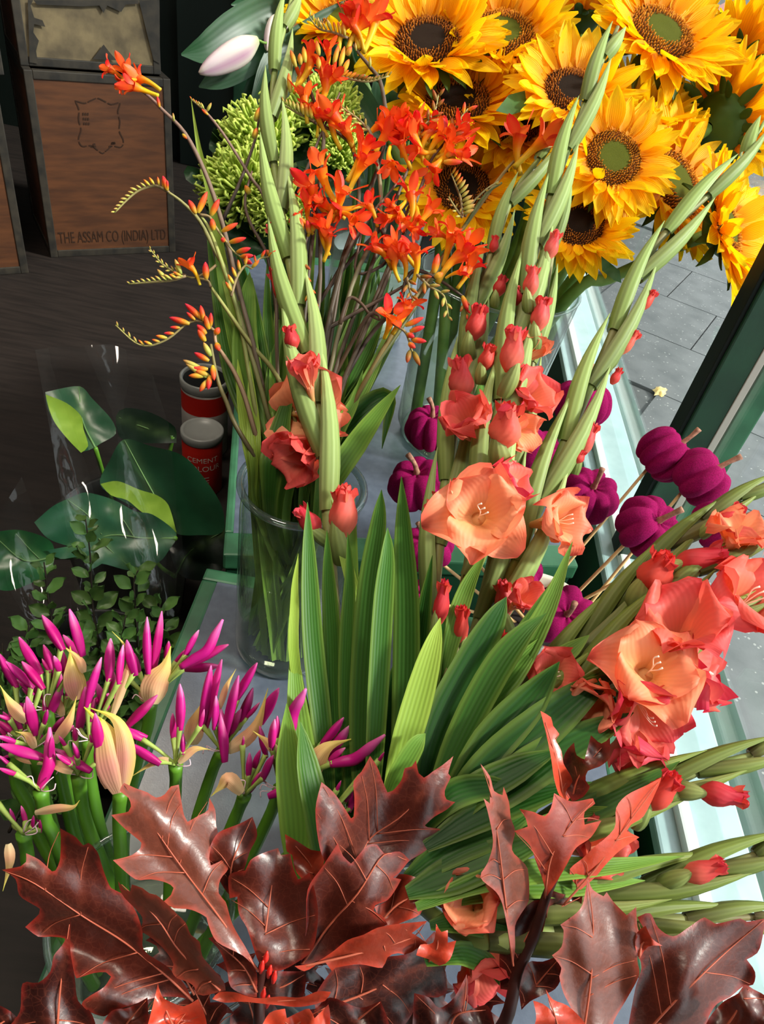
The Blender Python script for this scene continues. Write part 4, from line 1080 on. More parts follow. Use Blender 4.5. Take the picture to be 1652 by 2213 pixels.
oak(bA, c7, [(1490, 1330), (1400, 1240), (1250, 1160), (1200, 1060), (1190, 1020), (1100, 975), (1000, 965), (940, 930), (985, 890), (1000, 850), (960, 820), (870, 800), (780, 800), (650, 690), (760, 660), (810, 620), (815, 590), (770, 550), (720, 510), (640, 430), (740, 410), (755, 380), (740, 330), (690, 290), (715, 245), (780, 275), (850, 300), (900, 330), (950, 310), (985, 265), (1030, 255), (1045, 350), (1060, 430), (1080, 470), (1150, 430), (1200, 400), (1205, 330), (1240, 400), (1245, 490), (1255, 530), (1220, 600), (1205, 680), (1215, 720), (1260, 700), (1310, 670), (1315, 740), (1270, 800), (1260, 880), (1300, 930), (1340, 1060), (1420, 1200)],
    [(1490, 1330), (1250, 1000), (1090, 790), (940, 580), (720, 260)], .475, .50, 3, roll=.0002, cup=-.003, wav=.004, seed=4, wl=150)
oak(bA, c7, [(1455, 440), (1482, 545), (1440, 640), (1410, 740), (1380, 860), (1330, 900), (1290, 850), (1240, 760), (1195, 680), (1215, 600), (1260, 530), (1380, 480)], [(1330, 890), (1340, 700), (1450, 450)], .51, .515, 0, roll=.0001, seed=5)
oak(bA, c8, [(330, 1300), (250, 1080), (205, 1000), (195, 900), (150, 910), (145, 780), (200, 755), (240, 750), (270, 690), (340, 650), (430, 620), (445, 660), (500, 650), (520, 740), (545, 800), (575, 790), (610, 760), (640, 860), (660, 1000), (630, 1200), (520, 1290), (420, 1330)],
    [(330, 1300), (360, 1080), (390, 860), (430, 630)], .485, .505, 0, roll=-.00005, cup=.003, wav=.004, seed=6, wl=160)
# back leaf of the centre: broad pointed lobes reaching up
oak(bA, c8, [(680, 240), (750, 300), (800, 370), (850, 450), (865, 440), (870, 330), (865, 235), (910, 180), (960, 90), (1000, 150), (1030, 230), (1060, 300), (1090, 290), (1140, 230), (1160, 160), (1200, 150), (1225, 115), (1240, 190), (1270, 215), (1320, 180), (1380, 140), (1440, 90), (1410, 190), (1425, 210), (1390, 290), (1400, 340), (1450, 355), (1400, 400), (1330, 440), (1275, 490), (1290, 500), (1460, 520), (1340, 590), (1260, 650), (1180, 700), (1100, 800), (980, 900), (850, 950), (780, 850), (720, 740), (670, 620), (645, 400)],
    [(820, 940), (900, 700), (965, 560), (1170, 410), (1430, 100)], .50, .525, 0, roll=.0001, cup=.003, wav=.005, seed=7, wl=170)
oak(bA, c8, [(470, 540), (540, 580), (620, 630), (690, 640), (700, 660), (670, 830), (610, 820), (560, 790), (525, 740), (510, 660), (480, 640)], [(650, 830), (620, 720), (480, 550)], .505, .51, 1, seed=8, rim=.004)
oak(bA, c8, [(560, 1290), (590, 1100), (600, 860), (690, 720), (775, 590), (800, 660), (850, 710), (870, 690), (940, 610), (1000, 600), (1040, 650), (1130, 640), (1187, 690), (1130, 760), (1090, 790), (1140, 800), (1100, 870), (1060, 920), (990, 950), (980, 980), (1040, 1020), (1060, 1060), (1000, 1090), (900, 1150), (800, 1200), (700, 1250), (600, 1290)],
    [(570, 1285), (730, 1060), (890, 880), (1040, 660), (1170, 690)], .485, .495, 0, roll=.00008, cup=.002, wav=.005, seed=9, wl=180)
oak(bA, c8, [(1160, 770), (1270, 800), (1380, 800), (1480, 820), (1390, 890), (1350, 880), (1280, 930), (1250, 1000), (1190, 1030), (1060, 1070), (1000, 1000), (985, 960), (1060, 920), (1090, 840), (1100, 780)], [(1020, 1040), (1160, 920), (1460, 825)], .50, .51, 1, seed=10, roll=-.0001)
oak(bA, c8, [(640, 1470), (760, 1310), (900, 1290), (1030, 1250), (1200, 1220), (1330, 1100), (1400, 1180), (1475, 1150), (1420, 1260), (1390, 1330), (1405, 1440), (1350, 1480), (1240, 1480), (1200, 1580), (1120, 1660), (700, 1660), (640, 1520)], [(640, 1560), (950, 1450), (1340, 1250), (1460, 1160)], .49, .505, 2, seed=11, roll=.0001)
oak(bA, c8, [(525, 1300), (640, 1280), (740, 1220), (830, 1150), (920, 1120), (1000, 1080), (1100, 1060), (1190, 1050), (1290, 1040), (1240, 1080), (1200, 1110), (1250, 1140), (1290, 1170), (1270, 1200), (1290, 1240), (1200, 1245), (1120, 1225), (1060, 1250), (1030, 1310), (900, 1290), (760, 1310), (740, 1330), (690, 1270), (640, 1300), (580, 1330)],
    [(540, 1310), (880, 1230), (1190, 1140), (1280, 1050)], .472, .485, 1, seed=12, cup=.004, roll=.0002, rim=.003)
oak(bA, c7, [(680, 810), (720, 860), (750, 870), (760, 830), (820, 850), (860, 880), (900, 890), (960, 940), (1020, 1000), (1070, 1050), (1100, 1120), (1150, 1160), (1165, 1240), (1230, 1320), (1290, 1390), (1300, 1440), (1260, 1450), (1170, 1470), (1130, 1460), (1120, 1420), (1080, 1390), (1020, 1370), (990, 1330), (1000, 1290), (960, 1220), (900, 1160), (830, 1110), (785, 1100), (815, 1070), (820, 1020), (770, 960), (720, 910), (690, 860)],
    [(1270, 1440), (1040, 1220), (900, 1020), (700, 830)], .462, .468, 3, seed=13, roll=-.0002, cup=.004)
oak(bA, c7, [(1200, 1140), (1270, 1120), (1360, 1160), (1440, 1260), (1480, 1340), (1480, 1480), (1420, 1470), (1330, 1420), (1310, 1330), (1280, 1240), (1250, 1190)], [(1480, 1450), (1400, 1300), (1240, 1160)], .487, .49, 0, seed=14)
oak(bA, c7, [(910, 1400), (930, 1470), (970, 1500), (1060, 1530), (1140, 1490), (1180, 1580), (1200, 1680), (840, 1680), (880, 1530)], [(1010, 1670), (960, 1560), (915, 1430)], .455, .45, 4, seed=15, rim=.004)
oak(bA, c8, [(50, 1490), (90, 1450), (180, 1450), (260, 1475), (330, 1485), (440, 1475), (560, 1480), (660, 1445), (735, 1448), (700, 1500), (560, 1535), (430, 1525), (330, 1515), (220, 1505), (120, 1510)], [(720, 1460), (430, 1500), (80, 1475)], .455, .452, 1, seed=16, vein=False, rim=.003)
oak(bA, c8, [(320, 1680), (380, 1570), (470, 1545), (480, 1600), (560, 1560), (610, 1545), (640, 1600), (720, 1520), (730, 1580), (710, 1680)], [(520, 1670), (560, 1620), (700, 1540)], .45, .447, 4, seed=17, rim=.004)
oak(bA, c8, [(730, 1480), (900, 1540), (1020, 1500), (1060, 1600), (1080, 1680), (560, 1680), (640, 1560)], [(800, 1670), (900, 1600), (1015, 1510)], .455, .45, 2, seed=18)
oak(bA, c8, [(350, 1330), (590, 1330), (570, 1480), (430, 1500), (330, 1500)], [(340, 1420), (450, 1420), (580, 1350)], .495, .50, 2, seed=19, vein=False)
oak(bA, c7, [(-60, 1500), (60, 1560), (130, 1640), (140, 1690), (-60, 1690)], [(-50, 1680), (20, 1620), (100, 1600)], .475, .47, 2, seed=20, vein=False)
oak(bA, c7, [(640, 1560), (740, 1540), (850, 1480), (860, 1690), (560, 1690)], [(700, 1680), (740, 1620), (840, 1500)], .468, .465, 0, seed=21)
# shaded leaves behind, filling the gaps low down
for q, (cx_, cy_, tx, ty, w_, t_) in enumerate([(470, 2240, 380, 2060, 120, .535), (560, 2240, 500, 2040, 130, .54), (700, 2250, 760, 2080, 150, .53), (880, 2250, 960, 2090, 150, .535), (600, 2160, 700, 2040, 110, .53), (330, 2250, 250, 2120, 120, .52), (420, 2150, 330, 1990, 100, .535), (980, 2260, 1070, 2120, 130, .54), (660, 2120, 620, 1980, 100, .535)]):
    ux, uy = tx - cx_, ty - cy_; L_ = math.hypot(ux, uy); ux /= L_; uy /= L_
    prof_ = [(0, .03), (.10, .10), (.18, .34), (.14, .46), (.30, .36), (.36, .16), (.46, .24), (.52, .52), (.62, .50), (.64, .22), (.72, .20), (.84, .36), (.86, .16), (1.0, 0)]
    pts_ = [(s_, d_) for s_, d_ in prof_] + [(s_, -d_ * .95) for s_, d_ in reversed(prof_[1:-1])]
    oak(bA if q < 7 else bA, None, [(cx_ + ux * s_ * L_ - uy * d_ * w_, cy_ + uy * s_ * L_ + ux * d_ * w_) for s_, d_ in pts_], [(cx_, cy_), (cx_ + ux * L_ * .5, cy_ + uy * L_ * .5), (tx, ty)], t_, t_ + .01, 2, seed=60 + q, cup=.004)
# small budding shoot tip
mat('oak_bud', S(214, 44, 36), 0.4, 0.4)
SPIN = []
for k, (x, y) in enumerate([(572, 2070), (580, 2100), (563, 2090), (590, 2112), (566, 2150), (576, 2165)]):
    part('shoot_bud', tube([U(x, y + 12, .482), U(x + 3, y, .478), U(x + 6, y - 14, .476)], [.0012, .0022, .0006], 6, 3), 'oak_bud', bA)
# right branch
twB = [U(1080, 2300, .50), U(1090, 2213, .50), U(1120, 2100, .50), U(1155, 2020, .50), U(1180, 1940, .50), U(1215, 1860, .50), U(1240, 1790, .50)]
ftB = zinc_vase(twB[0], 'small zinc vase holding the right red oak branch')
bB = empty('oak_branch', ftB, 'red oak branch with curled brown and orange leaves filling the lower right', 'oak branch')
part('twig', tube([ftB, ftB + Vector((0, .004, .10))] + twB[1:], [.0055, .005, .0045, .004, .003, .002], 8, 4), 'oak_twig', bB)
oak(bB, cR, [(640, 930), (700, 950), (790, 960), (770, 1050), (690, 1090), (620, 1060)], [(630, 1050), (690, 1010), (780, 965)], .51, .515, 2, seed=31, vein=False)
oak(bB, cR, [(590, 80), (640, 110), (650, 150), (680, 190), (660, 210), (690, 270), (700, 330), (740, 400), (745, 470), (720, 505), (680, 480), (655, 400), (640, 300), (620, 200)], [(700, 490), (670, 330), (600, 90)], .505, .51, 4, seed=32, rim=.004, roll=.0005)
oak(bB, cR, [(720, 260), (750, 230), (762, 290), (800, 310), (830, 195), (880, 235), (920, 205), (918, 300), (870, 345), (815, 365), (805, 410), (825, 440), (790, 490), (740, 510), (690, 400), (700, 300)], [(740, 500), (780, 380), (910, 220)], .51, .515, 2, seed=33, rim=.006, roll=-.0003)
oak(bB, cR, [(1165, 395), (1150, 440), (1080, 580), (1020, 620), (1000, 650), (1060, 680), (970, 740), (900, 810), (850, 870), (780, 930), (740, 880), (730, 830), (790, 780), (830, 740), (940, 640), (950, 540), (1000, 480), (1100, 430)], [(700, 1000), (850, 830), (980, 650), (1150, 420)], .51, .53, 4, seed=34, roll=.0002)
oak(bB, cR, [(490, 545), (560, 560), (610, 580), (640, 540), (655, 470), (740, 510), (840, 495), (850, 520), (800, 560), (800, 620), (880, 600), (830, 680), (760, 730), (720, 800), (680, 870), (620, 960), (600, 880), (570, 800), (540, 720), (465, 650), (530, 630), (520, 590)],
    [(610, 970), (640, 780), (720, 640), (840, 510)], .49, .49, 1, seed=35, cup=-.004, roll=.0002)
oak(bB, cR, [(305, 330), (350, 390), (370, 460), (410, 480), (415, 440), (440, 510), (450, 590), (470, 650), (455, 740), (500, 790), (530, 830), (535, 980), (500, 1040), (470, 1100), (470, 1200), (460, 1290), (440, 1150), (410, 1000), (380, 940), (305, 870), (340, 800), (365, 700), (340, 560), (320, 495), (350, 520), (345, 420)],
    [(460, 1290), (420, 950), (390, 700), (345, 400)], .48, .475, 3, seed=36, cup=-.005, roll=.0003)
oak(bB, cR, [(400, 1130), (440, 1180), (480, 1060), (560, 980), (620, 1000), (600, 1130), (560, 1200), (520, 1290), (490, 1400), (400, 1400), (395, 1250)], [(440, 1380), (500, 1200), (610, 1010)], .505, .505, 2, seed=37)
oak(bB, cR, [(1050, 1060), (1110, 1040), (1150, 1110), (1220, 1150), (1290, 1110), (1370, 1060), (1420, 1090), (1540, 1065), (1570, 1080), (1660, 1065), (1640, 1180), (1620, 1230), (1570, 1260), (1610, 1320), (1600, 1380), (1550, 1390), (1490, 1440), (1430, 1470), (1390, 1530), (1360, 1620), (1000, 1620), (1040, 1400), (1070, 1300), (1060, 1230), (1100, 1160)],
    [(1080, 1620), (1200, 1490), (1340, 1350), (1500, 1200), (1650, 1075)], .485, .50, 0, seed=38, wav=.005, wl=170)
oak(bB, cR, [(530, 1275), (600, 1270), (680, 1240), (690, 1340), (660, 1400), (600, 1430), (540, 1460), (500, 1500), (490, 1400)], [(500, 1480), (580, 1370), (675, 1260)], .495, .49, 2, seed=39)
oak(bB, cR, [(815, 875), (840, 930), (890, 960), (905, 940), (940, 990), (1000, 1050), (1045, 1010), (1050, 1100), (1065, 1160), (1050, 1260), (1060, 1330), (1010, 1430), (950, 1530), (900, 1620), (780, 1620), (740, 1500), (700, 1420), (680, 1340), (690, 1300), (645, 1240), (690, 1200), (700, 1120), (685, 1095), (760, 1040), (790, 1000)],
    [(795, 1610), (830, 1350), (840, 1100), (816, 890)], .465, .475, 3, seed=40, roll=.0001, cup=.003)
oak(bB, cR, [(1390, 1540), (1460, 1460), (1530, 1420), (1560, 1380), (1600, 1400), (1670, 1450), (1670, 1620), (1360, 1620)], [(1450, 1610), (1520, 1510), (1580, 1400)], .47, .465, 0, seed=41, roll=-.0002)
oak(bB, cR, [(615, 1400), (650, 1450), (720, 1480), (800, 1560), (810, 1620), (540, 1620), (570, 1540), (555, 1455), (600, 1470), (640, 1500)], [(680, 1610), (660, 1530), (620, 1420)], .46, .455, 4, seed=42, rim=.004)
oak(bB, cR, [(-10, 1420), (60, 1440), (110, 1490), (180, 1440), (240, 1330), (245, 1420), (200, 1520), (280, 1490), (340, 1480), (370, 1560), (380, 1620), (-20, 1620)], [(150, 1610), (200, 1520), (330, 1500)], .492, .495, 2, seed=43)
oak(bB, cR, [(1050, 1130), (1090, 1100), (1120, 1160), (1170, 1195), (1100, 1200), (1060, 1260), (1040, 1200)], [(1060, 1250), (1080, 1180), (1160, 1195)], .475, .47, 1, seed=44, vein=False)
oak(bB, cR, [(80, 1180), (95, 1090), (120, 1130), (150, 1120), (150, 1180), (190, 1170), (160, 1260), (110, 1290), (60, 1260), (0, 1240), (20, 1190)], [(60, 1270), (100, 1200), (100, 1100)], .49, .485, 4, seed=45, vein=False)

# ------------------------------------------------------------------ velvet pumpkins on canes
mat('velvet', S(150, 6, 86), 0.9, 0.15, sheen=0.45, col2=S(120, 3, 64), nscale=30, bump=0.35, bscale=500, rand=0.06)
MATS['velvet'].node_tree.nodes['Principled BSDF'].inputs['Sheen Roughness'].default_value = 0.35
mat('dry_stalk', S(176, 128, 104), 0.7, 0.3, col2=S(130, 88, 72), nscale=200)
def pumpkin_mesh(lobes, seed):
    rnd = random.Random(seed); n, m = 22, 72; rows = []
    am = [rnd.uniform(.8, 1.2) for _ in range(lobes)]; ph = rnd.uniform(0, 6)
    for i in range(n):
        th = math.pi * (i + .02) / (n - 1 + .04)
        row = []
        for k in range(m):
            a = 2 * math.pi * k / m + .10 * math.sin(2 * math.pi * k / m * 2 + ph)
            q = abs(math.sin(a * lobes / 2)); g = 1 - .36 * (1 - q ** .40) * am[int(a * lobes / 6.2832) % lobes] * math.sin(th) ** .6
            r = math.sin(th) ** .82 * g; z = (.80 + .06 * q) * math.cos(th) - .34 * math.exp(-(math.sin(th) / .32) ** 2) * (1 if math.cos(th) > 0 else -1)
            wr = .012 * math.sin(17 * a + 5 * th + seed) * math.sin(th)
            row.append(Vector(((r + wr) * math.cos(a), (r + wr) * math.sin(a), z)))
        rows.append(row)
    V, F, _, Uv = grid(rows, None, True)
    return mesh('body', V, F, None, Uv)
PUM = [pumpkin_mesh(8, 1), pumpkin_mesh(9, 2), pumpkin_mesh(7, 3)]
def pumpkin(px, py, t, rpx, ax, label, seed, stick=True, sq=1.0, start=None, nub=(0, 0)):
    rnd = random.Random(seed); P = U(px, py, t); n = camdir(*ax); R = rpx * t / FOC
    root = empty('velvet_pumpkin', P, label, 'pumpkin', 'magenta velvet pumpkins on canes')
    M = axis_m(P, n, rnd.uniform(0, 6))
    put('body', PUM[seed % 3], 'velvet', root, M @ Matrix.Diagonal((R, R, R * sq, 1)))
    b = P + n * R * .50 * sq; side = camdir(nub[0], nub[1], .1) if nub != (0, 0) else n.orthogonal()
    part('stalk', tube([b - n * R * .1, b + n * R * .20, b + n * R * .45 + side * R * .05, b + n * R * .66 + side * R * .22], [R * .13, R * .085, R * .075, R * .10], 8, 4), 'dry_stalk', root)
    if stick:
        foot = PP + Vector((rnd.uniform(-.03, .03), rnd.uniform(-.03, .03), .075))
        pt = start or foot
        part('cane', tube([pt, pt.lerp(P - n * R * .5, .5), P - n * R * .45], .0022, 6, 2), 'bamboo', root)
PK = [
    (932, 926, .92, 58, (.05, .80, .60), 'velvet pumpkin with pale bent stalk in front of the tall glass vase', 1, True, .95, None, (-.8, .5)),
    (905, 1047, .90, 68, (-.15, .72, .68), 'large ribbed velvet pumpkin left of the big peach blossom', 2, True, .9, None, (-.9, .4)),
    (925, 1183, .88, 58, (-.25, .62, .7), 'velvet pumpkin half hidden behind the blade tips and brown gladiolus stem', 3, True, 1.0, None, (-.5, .8)),
    (1258, 872, 1.00, 64, (.15, .90, .30), 'round velvet pumpkin highest at right, behind the leaning gladiolus', 4, True, .95, None, (.2, .9)),
    (1165, 988, .95, 68, (.35, .72, .60), 'velvet pumpkin behind the centre blossoms, stalk up to the right', 5, True, .95, None, (.3, .9)),
    (1272, 1072, .90, 66, (.10, .55, .82), 'velvet pumpkin with deep grooves just behind the right peach blossom', 6, True, .95, None, (.2, .8)),
    (1437, 982, .93, 62, (.72, .55, .42), 'upper one of the two touching velvet pumpkins against the green post', 7, True, 1.05, None, (.5, .7)),
    (1515, 1032, .90, 66, (.72, .50, .48), 'lower one of the two touching velvet pumpkins against the green post', 8, True, 1.0, None, (.9, .3)),
    (1400, 1138, .84, 72, (.40, .38, .82), 'fully visible round velvet pumpkin above the rolled red bud', 9, True, .92, None, (.9, .4)),
    (1548, 1142, .84, 62, (.75, .45, .45), 'velvet pumpkin cut across by a dark gladiolus stem at right', 10, True, .9, None, (.9, .1)),
    (1218, 1332, .87, 72, (.02, .30, .95), 'velvet pumpkin sitting in the cream pot, stalk facing up', 11, False, .85, None, (.1, .6)),
    (1112, 1238, .88, 62, (-.25, .55, .75), 'velvet pumpkin at the left rim of the cream pot', 12, True, .95, None, (-.9, .1)),
    (922, 1290, .86, 42, (-.2, .5, .8), 'small shaded velvet pumpkin low among the blades', 13, True, .95, None, (-.4, .8)),
]
for p in PK: pumpkin(*p)

# ------------------------------------------------------------------ crocosmia
mat('croc_petal', vcol=True, rough=0.45, spec=0.3, transl=0.3, rand=0.10, hue=0.012)
mat('croc_stem', vcol=True, rough=0.5, spec=0.35)
TY, TO, TR = S(240, 176, 20), S(244, 116, 22), S(232, 52, 26)
def croc_tube():
    P = [Vector((0, 0, 0)), Vector((0, .03, .28)), Vector((0, .0, .52)), Vector((0, -.10, .74))]
    V, F, C, Uv = tube(P, [.055, .06, .085, .15], 8, 4, lambda v: ramp([(0, S(226, 196, 50)), (.5, TY), (.85, TO), (1, S(236, 74, 26))], v))
    return mesh('flower', V, F[:-1], C, Uv)
CT = croc_tube()
def croc_tepal(seed, W, curl):
    rows = []; cols = []
    for i in range(7):
        v = i / 6; w = W * .5 * interp([.35, .7, .95, 1, .92, .65, .1], v)
        rows.append([Vector((.10 + .27 * v ** 1.3, u * w, .70 + .36 * v - curl * v * v + .05 * abs(u) * v)) for u in (-1, -.5, 0, .5, 1)])
        cols.append([mixc(ramp([(0, TO), (.35, S(238, 72, 28)), (1, TR)], v), S(248, 120, 50), .35 * (1 - abs(u))) for u in (-1, -.5, 0, .5, 1)])
    V, F, C, Uv = grid(rows, cols)
    return mesh('tepal', V, F, C, Uv)
CP = [croc_tepal(0, .22, .12), croc_tepal(1, .19, .26), croc_tepal(2, .23, -.02)]
def spindle(name, stops, rad, bend=0.08, n=9, ns=8):
    rows = []; cols = []
    for i in range(n):
        v = i / (n - 1); r = interp(rad, v)
        rows.append([Vector((r * math.cos(6.2832 * k / ns), r * math.sin(6.2832 * k / ns) + bend * math.sin(v * 3.14), v)) for k in range(ns)])
        cols.append([ramp(stops, v)] * ns)
    V, F, C, Uv = grid(rows, cols, True)
    F += [tuple(range(ns - 1, -1, -1)), tuple((n - 1) * ns + k for k in range(ns))]
    return mesh(name, V, F, C, Uv)
BR = [.25, .38, .46, .50, .50, .47, .40, .28, .06]
CB = {'r': spindle('bud', [(0, S(210, 190, 70)), (.25, S(234, 160, 40)), (.5, S(238, 100, 44)), (1, S(222, 46, 56))], BR),
      'o': spindle('bud', [(0, S(176, 178, 80)), (.4, S(230, 186, 60)), (.75, S(232, 130, 46)), (1, S(210, 70, 46))], BR),
      'g': spindle('bud', [(0, S(156, 168, 84)), (.5, S(206, 196, 96)), (1, S(196, 130, 78))], BR),
      'd': spindle('bud', [(0, S(110, 110, 50)), (.5, S(170, 120, 46)), (1, S(190, 78, 44))], BR)}
def stem_col(base, tip): return lambda v: mixc(base, tip, v)
ST_G, ST_B, ST_P = S(150, 166, 86), S(66, 54, 44), S(150, 116, 104)
def croc_stem(px_pts, label, cols=(S(70, 72, 50), S(134, 104, 92)), rad=(.0028, .0026, .0022, .0014), seed=0, tdef=.74):
    rnd = random.Random(seed)
    bot = JAR + Vector((rnd.uniform(-.035, .035), rnd.uniform(-.035, .035), .015))
    P = [U(p[0], p[1], p[2] if len(p) > 2 else tdef) for p in px_pts]
    d = Vector((P[0].x - JAR.x, P[0].y - JAR.y, 0)); 
    rim = JAR + Vector((max(-.05, min(.05, d.x * .5)), max(-.05, min(.05, d.y * .3)), .275))
    pts = [bot, rim] + P
    root = empty('crocosmia', bot, label, 'crocosmia', 'orange crocosmia stems in the glass jar')
    part('stem', tube(pts, list(rad), 6, 4, stem_col(*cols)), 'croc_stem', root)
    return root
def branch(root, px_pts, t, r=.0012, col=None):
    P = [U(p[0], p[1], t) for p in px_pts]
    return part('branch', tube(P, [r * 1.3, r, r * .6], 6, 4, col or stem_col(S(140, 116, 84), S(160, 150, 90))), 'croc_stem', root)
def bud(root, x0, y0, x1, y1, t, kind, w=None):
    a = U(x0, y0, t); b = U(x1, y1, t - .004); L = (b - a).length
    put('bud', CB[kind], 'croc_petal', root, seg(a, b, w * t / FOC if w else L * .34))
def raceme(root, pts, t, n, lpx, kinds, side=1, ang=40, w=None, both=False, seed=0):
    """buds set along a branch; pts run from the stem end to the tip"""
    rnd = random.Random(seed); branch(root, pts, t)
    P = smooth([Vector((p[0], p[1], 0)) for p in pts], 6)
    for k in range(n):
        f = (k + .6) / n; p, T = polyline_at(P, f)
        sd = side if not both else (1 if k % 2 else -1)
        a = math.radians(ang * (1 - .35 * f)) * sd; d = Vector((T.x * math.cos(a) - T.y * math.sin(a), T.x * math.sin(a) + T.y * math.cos(a), 0))
        L = lerp(lpx[0], lpx[1], f) * rnd.uniform(.85, 1.15)
        kd = kinds[min(len(kinds) - 1, int(f * len(kinds)))]
        bud(root, p.x + d.x * 3, p.y + d.y * 3, p.x + d.x * L, p.y + d.y * L, t - .003, kd)
def floret(root, x, y, t, Lpx, ang, tow=.25, seed=0, wide=1.0):
    """x,y: mouth of the flower; ang: direction it points on the picture (deg, 0 = right, 90 = up); tow: towards the viewer"""
    rnd = random.Random(seed * 7 + int(x)); L = Lpx * t / FOC
    n = camdir(math.cos(math.radians(ang)), math.sin(math.radians(ang)), tow)
    P = U(x, y, t) - n * L * .72
    M = axis_m(P, n, rnd.uniform(0, 6)) @ Matrix.Scale(L, 4)
    f = put('flower', CT, 'croc_petal', root, M)
    v = rnd.randrange(3)
    for k in range(6):
        put('tepal', CP[(v + k % 2) % 3], 'croc_petal', f, M @ Matrix.Translation((0, -.10, 0)) @ Matrix.Rotation(k * math.pi / 3 + rnd.uniform(-.15, .15), 4, 'Z') @ Matrix.Diagonal((wide * rnd.uniform(.85, 1.15), wide * rnd.uniform(.9, 1.2), rnd.uniform(.9, 1.08), 1)))
    for k in range(3):
        pass
    return f
LTS = (S(86, 80, 60), S(140, 108, 98))
# --- the sprays on the left, one by one
k1 = croc_stem([(560, 800), (520, 640), (480, 480, .745), (443, 372, .75), (400, 288, .75), (350, 236, .75), (322, 208, .75), (290, 185, .75)], 'crocosmia stem with the red blossom cluster in front of the tea chest', LTS, seed=1)
for a in ((238, 150, .745, 60, 150, .2), (262, 176, .74, 62, 200, .4), (278, 148, .745, 70, 118, .2), (300, 165, .745, 74, 150, .1), (292, 188, .745, 70, 165, .2)): floret(k1, *a, seed=int(a[0]))
for b in ((345, 232, 340, 208, 'r'), (376, 262, 374, 244, 'g'), (395, 290, 404, 300, 'o')): bud(k1, *b[:4], .748, b[4])
k2 = croc_stem([(600, 800), (596, 600), (575, 440, .75), (540, 380, .75), (490, 300, .755), (462, 262, .755), (440, 236, .755)], 'thin crocosmia stem ending in a small bud cluster left of the tall spike', LTS, seed=2, rad=(.0024, .002, .0018, .0012))
raceme(k2, [(446, 242), (430, 228), (413, 214)], .755, 5, (18, 9), 'go', 1, 25); bud(k2, 450, 248, 436, 236, .752, 'r'); bud(k2, 448, 240, 457, 222, .752, 'g')
k3 = croc_stem([(580, 900), (530, 720), (490, 590, .745), (468, 548, .745), (432, 478, .745), (395, 438, .745), (362, 414, .745)], 'crocosmia with arching green bud spray over the lower part of the tea chest', (S(96, 100, 60), S(150, 144, 92)), seed=3)
raceme(k3, [(366, 416), (345, 404), (330, 402), (300, 412), (275, 432), (248, 460)], .745, 15, (26, 10), 'rogggg', 1, 62, seed=3); bud(k3, 362, 412, 352, 380, .743, 'r', 12)
k3b = croc_stem([(560, 920), (520, 700), (490, 600, .73), (470, 540, .73), (450, 490, .73), (432, 464, .73)], 'crocosmia with three upright red buds left of the tall gladiolus', (S(104, 110, 60), S(160, 164, 90)), seed=4)
for b in ((424, 462, 408, 432), (428, 460, 448, 414), (456, 466, 474, 430), (462, 498, 458, 472)): bud(k3b, *b, .728, 'r', 13)
branch(k3b, [(432, 464), (452, 468), (462, 484), (483, 514), (510, 548), (540, 562)], .728)
for b in ((480, 500, 514, 482), (496, 524, 532, 514), (512, 545, 542, 536), (520, 555, 548, 552), (528, 562, 545, 570), (486, 520, 478, 516)): bud(k3b, *b, .726, 'r', 11)
raceme(k3b, [(500, 640), (512, 600), (530, 575), (545, 580), (560, 560), (585, 555)], .722, 9, (26, 20), 'oor', -1, 50, seed=5)
k4 = croc_stem([(640, 920), (598, 812), (550, 752, .735), (507, 693, .735), (470, 640, .735), (456, 620, .735)], 'crocosmia with two green bud racemes and one open orange star at left', (S(110, 106, 66), S(160, 160, 92)), seed=5)
branch(k4, [(456, 620), (448, 606), (420, 600), (400, 597)], .733); branch(k4, [(468, 573), (448, 588), (420, 600), (400, 596)], .732)
raceme(k4, [(402, 596), (378, 588), (350, 570), (324, 538)], .733, 14, (20, 9), 'gggg', 1, 35, both=True, seed=6)
raceme(k4, [(402, 596), (371, 606), (326, 610), (279, 614)], .731, 11, (26, 12), 'ogggg', 1, 48, seed=7)
floret(k4, 414, 572, .725, 62, 110, .4, 1, 1.15); bud(k4, 446, 604, 444, 566, .728, 'r', 14); bud(k4, 392, 592, 378, 560, .728, 'g', 10); bud(k4, 360, 604, 340, 582, .729, 'g', 9)
k5 = croc_stem([(560, 960), (530, 860, .73), (507, 805, .73), (485, 770, .73), (468, 744, .73), (464, 715, .73)], 'crocosmia with the long curved red bud spray over the plastic sleeve', (S(96, 84, 62), S(176, 140, 110)), seed=6)
raceme(k5, [(464, 715), (440, 696), (420, 694), (400, 702), (365, 731), (325, 747), (293, 741), (250, 703)], .73, 14, (36, 12), 'rrroogg', 1, 50, seed=8)
for b in ((438, 690, 400, 656), (452, 712, 444, 682), (446, 722, 426, 702), (444, 738, 428, 712), (466, 722, 474, 708), (410, 700, 366, 686), (468, 742, 474, 758)): bud(k5, *b, .728, 'r', 13)
k6 = croc_stem([(560, 1000), (510, 920, .72), (490, 870, .72), (474, 832, .72), (464, 790, .72), (456, 744, .72)], 'crocosmia with drooping red and yellow buds over the can tops', (S(66, 54, 36), S(120, 110, 66)), seed=7)
for b, k in (((452, 780, 420, 762), 'r'), ((450, 798, 412, 796), 'r'), ((452, 812, 420, 800), 'o'), ((448, 816, 402, 786), 'g'), ((444, 812, 408, 812), 'o'), ((448, 822, 432, 846), 'o'), ((454, 812, 450, 842), 'r'), ((460, 790, 463, 822), 'r'), ((456, 770, 440, 740), 'g'), ((440, 800, 396, 778), 'g')): bud(k6, *b, .718, k, 12)
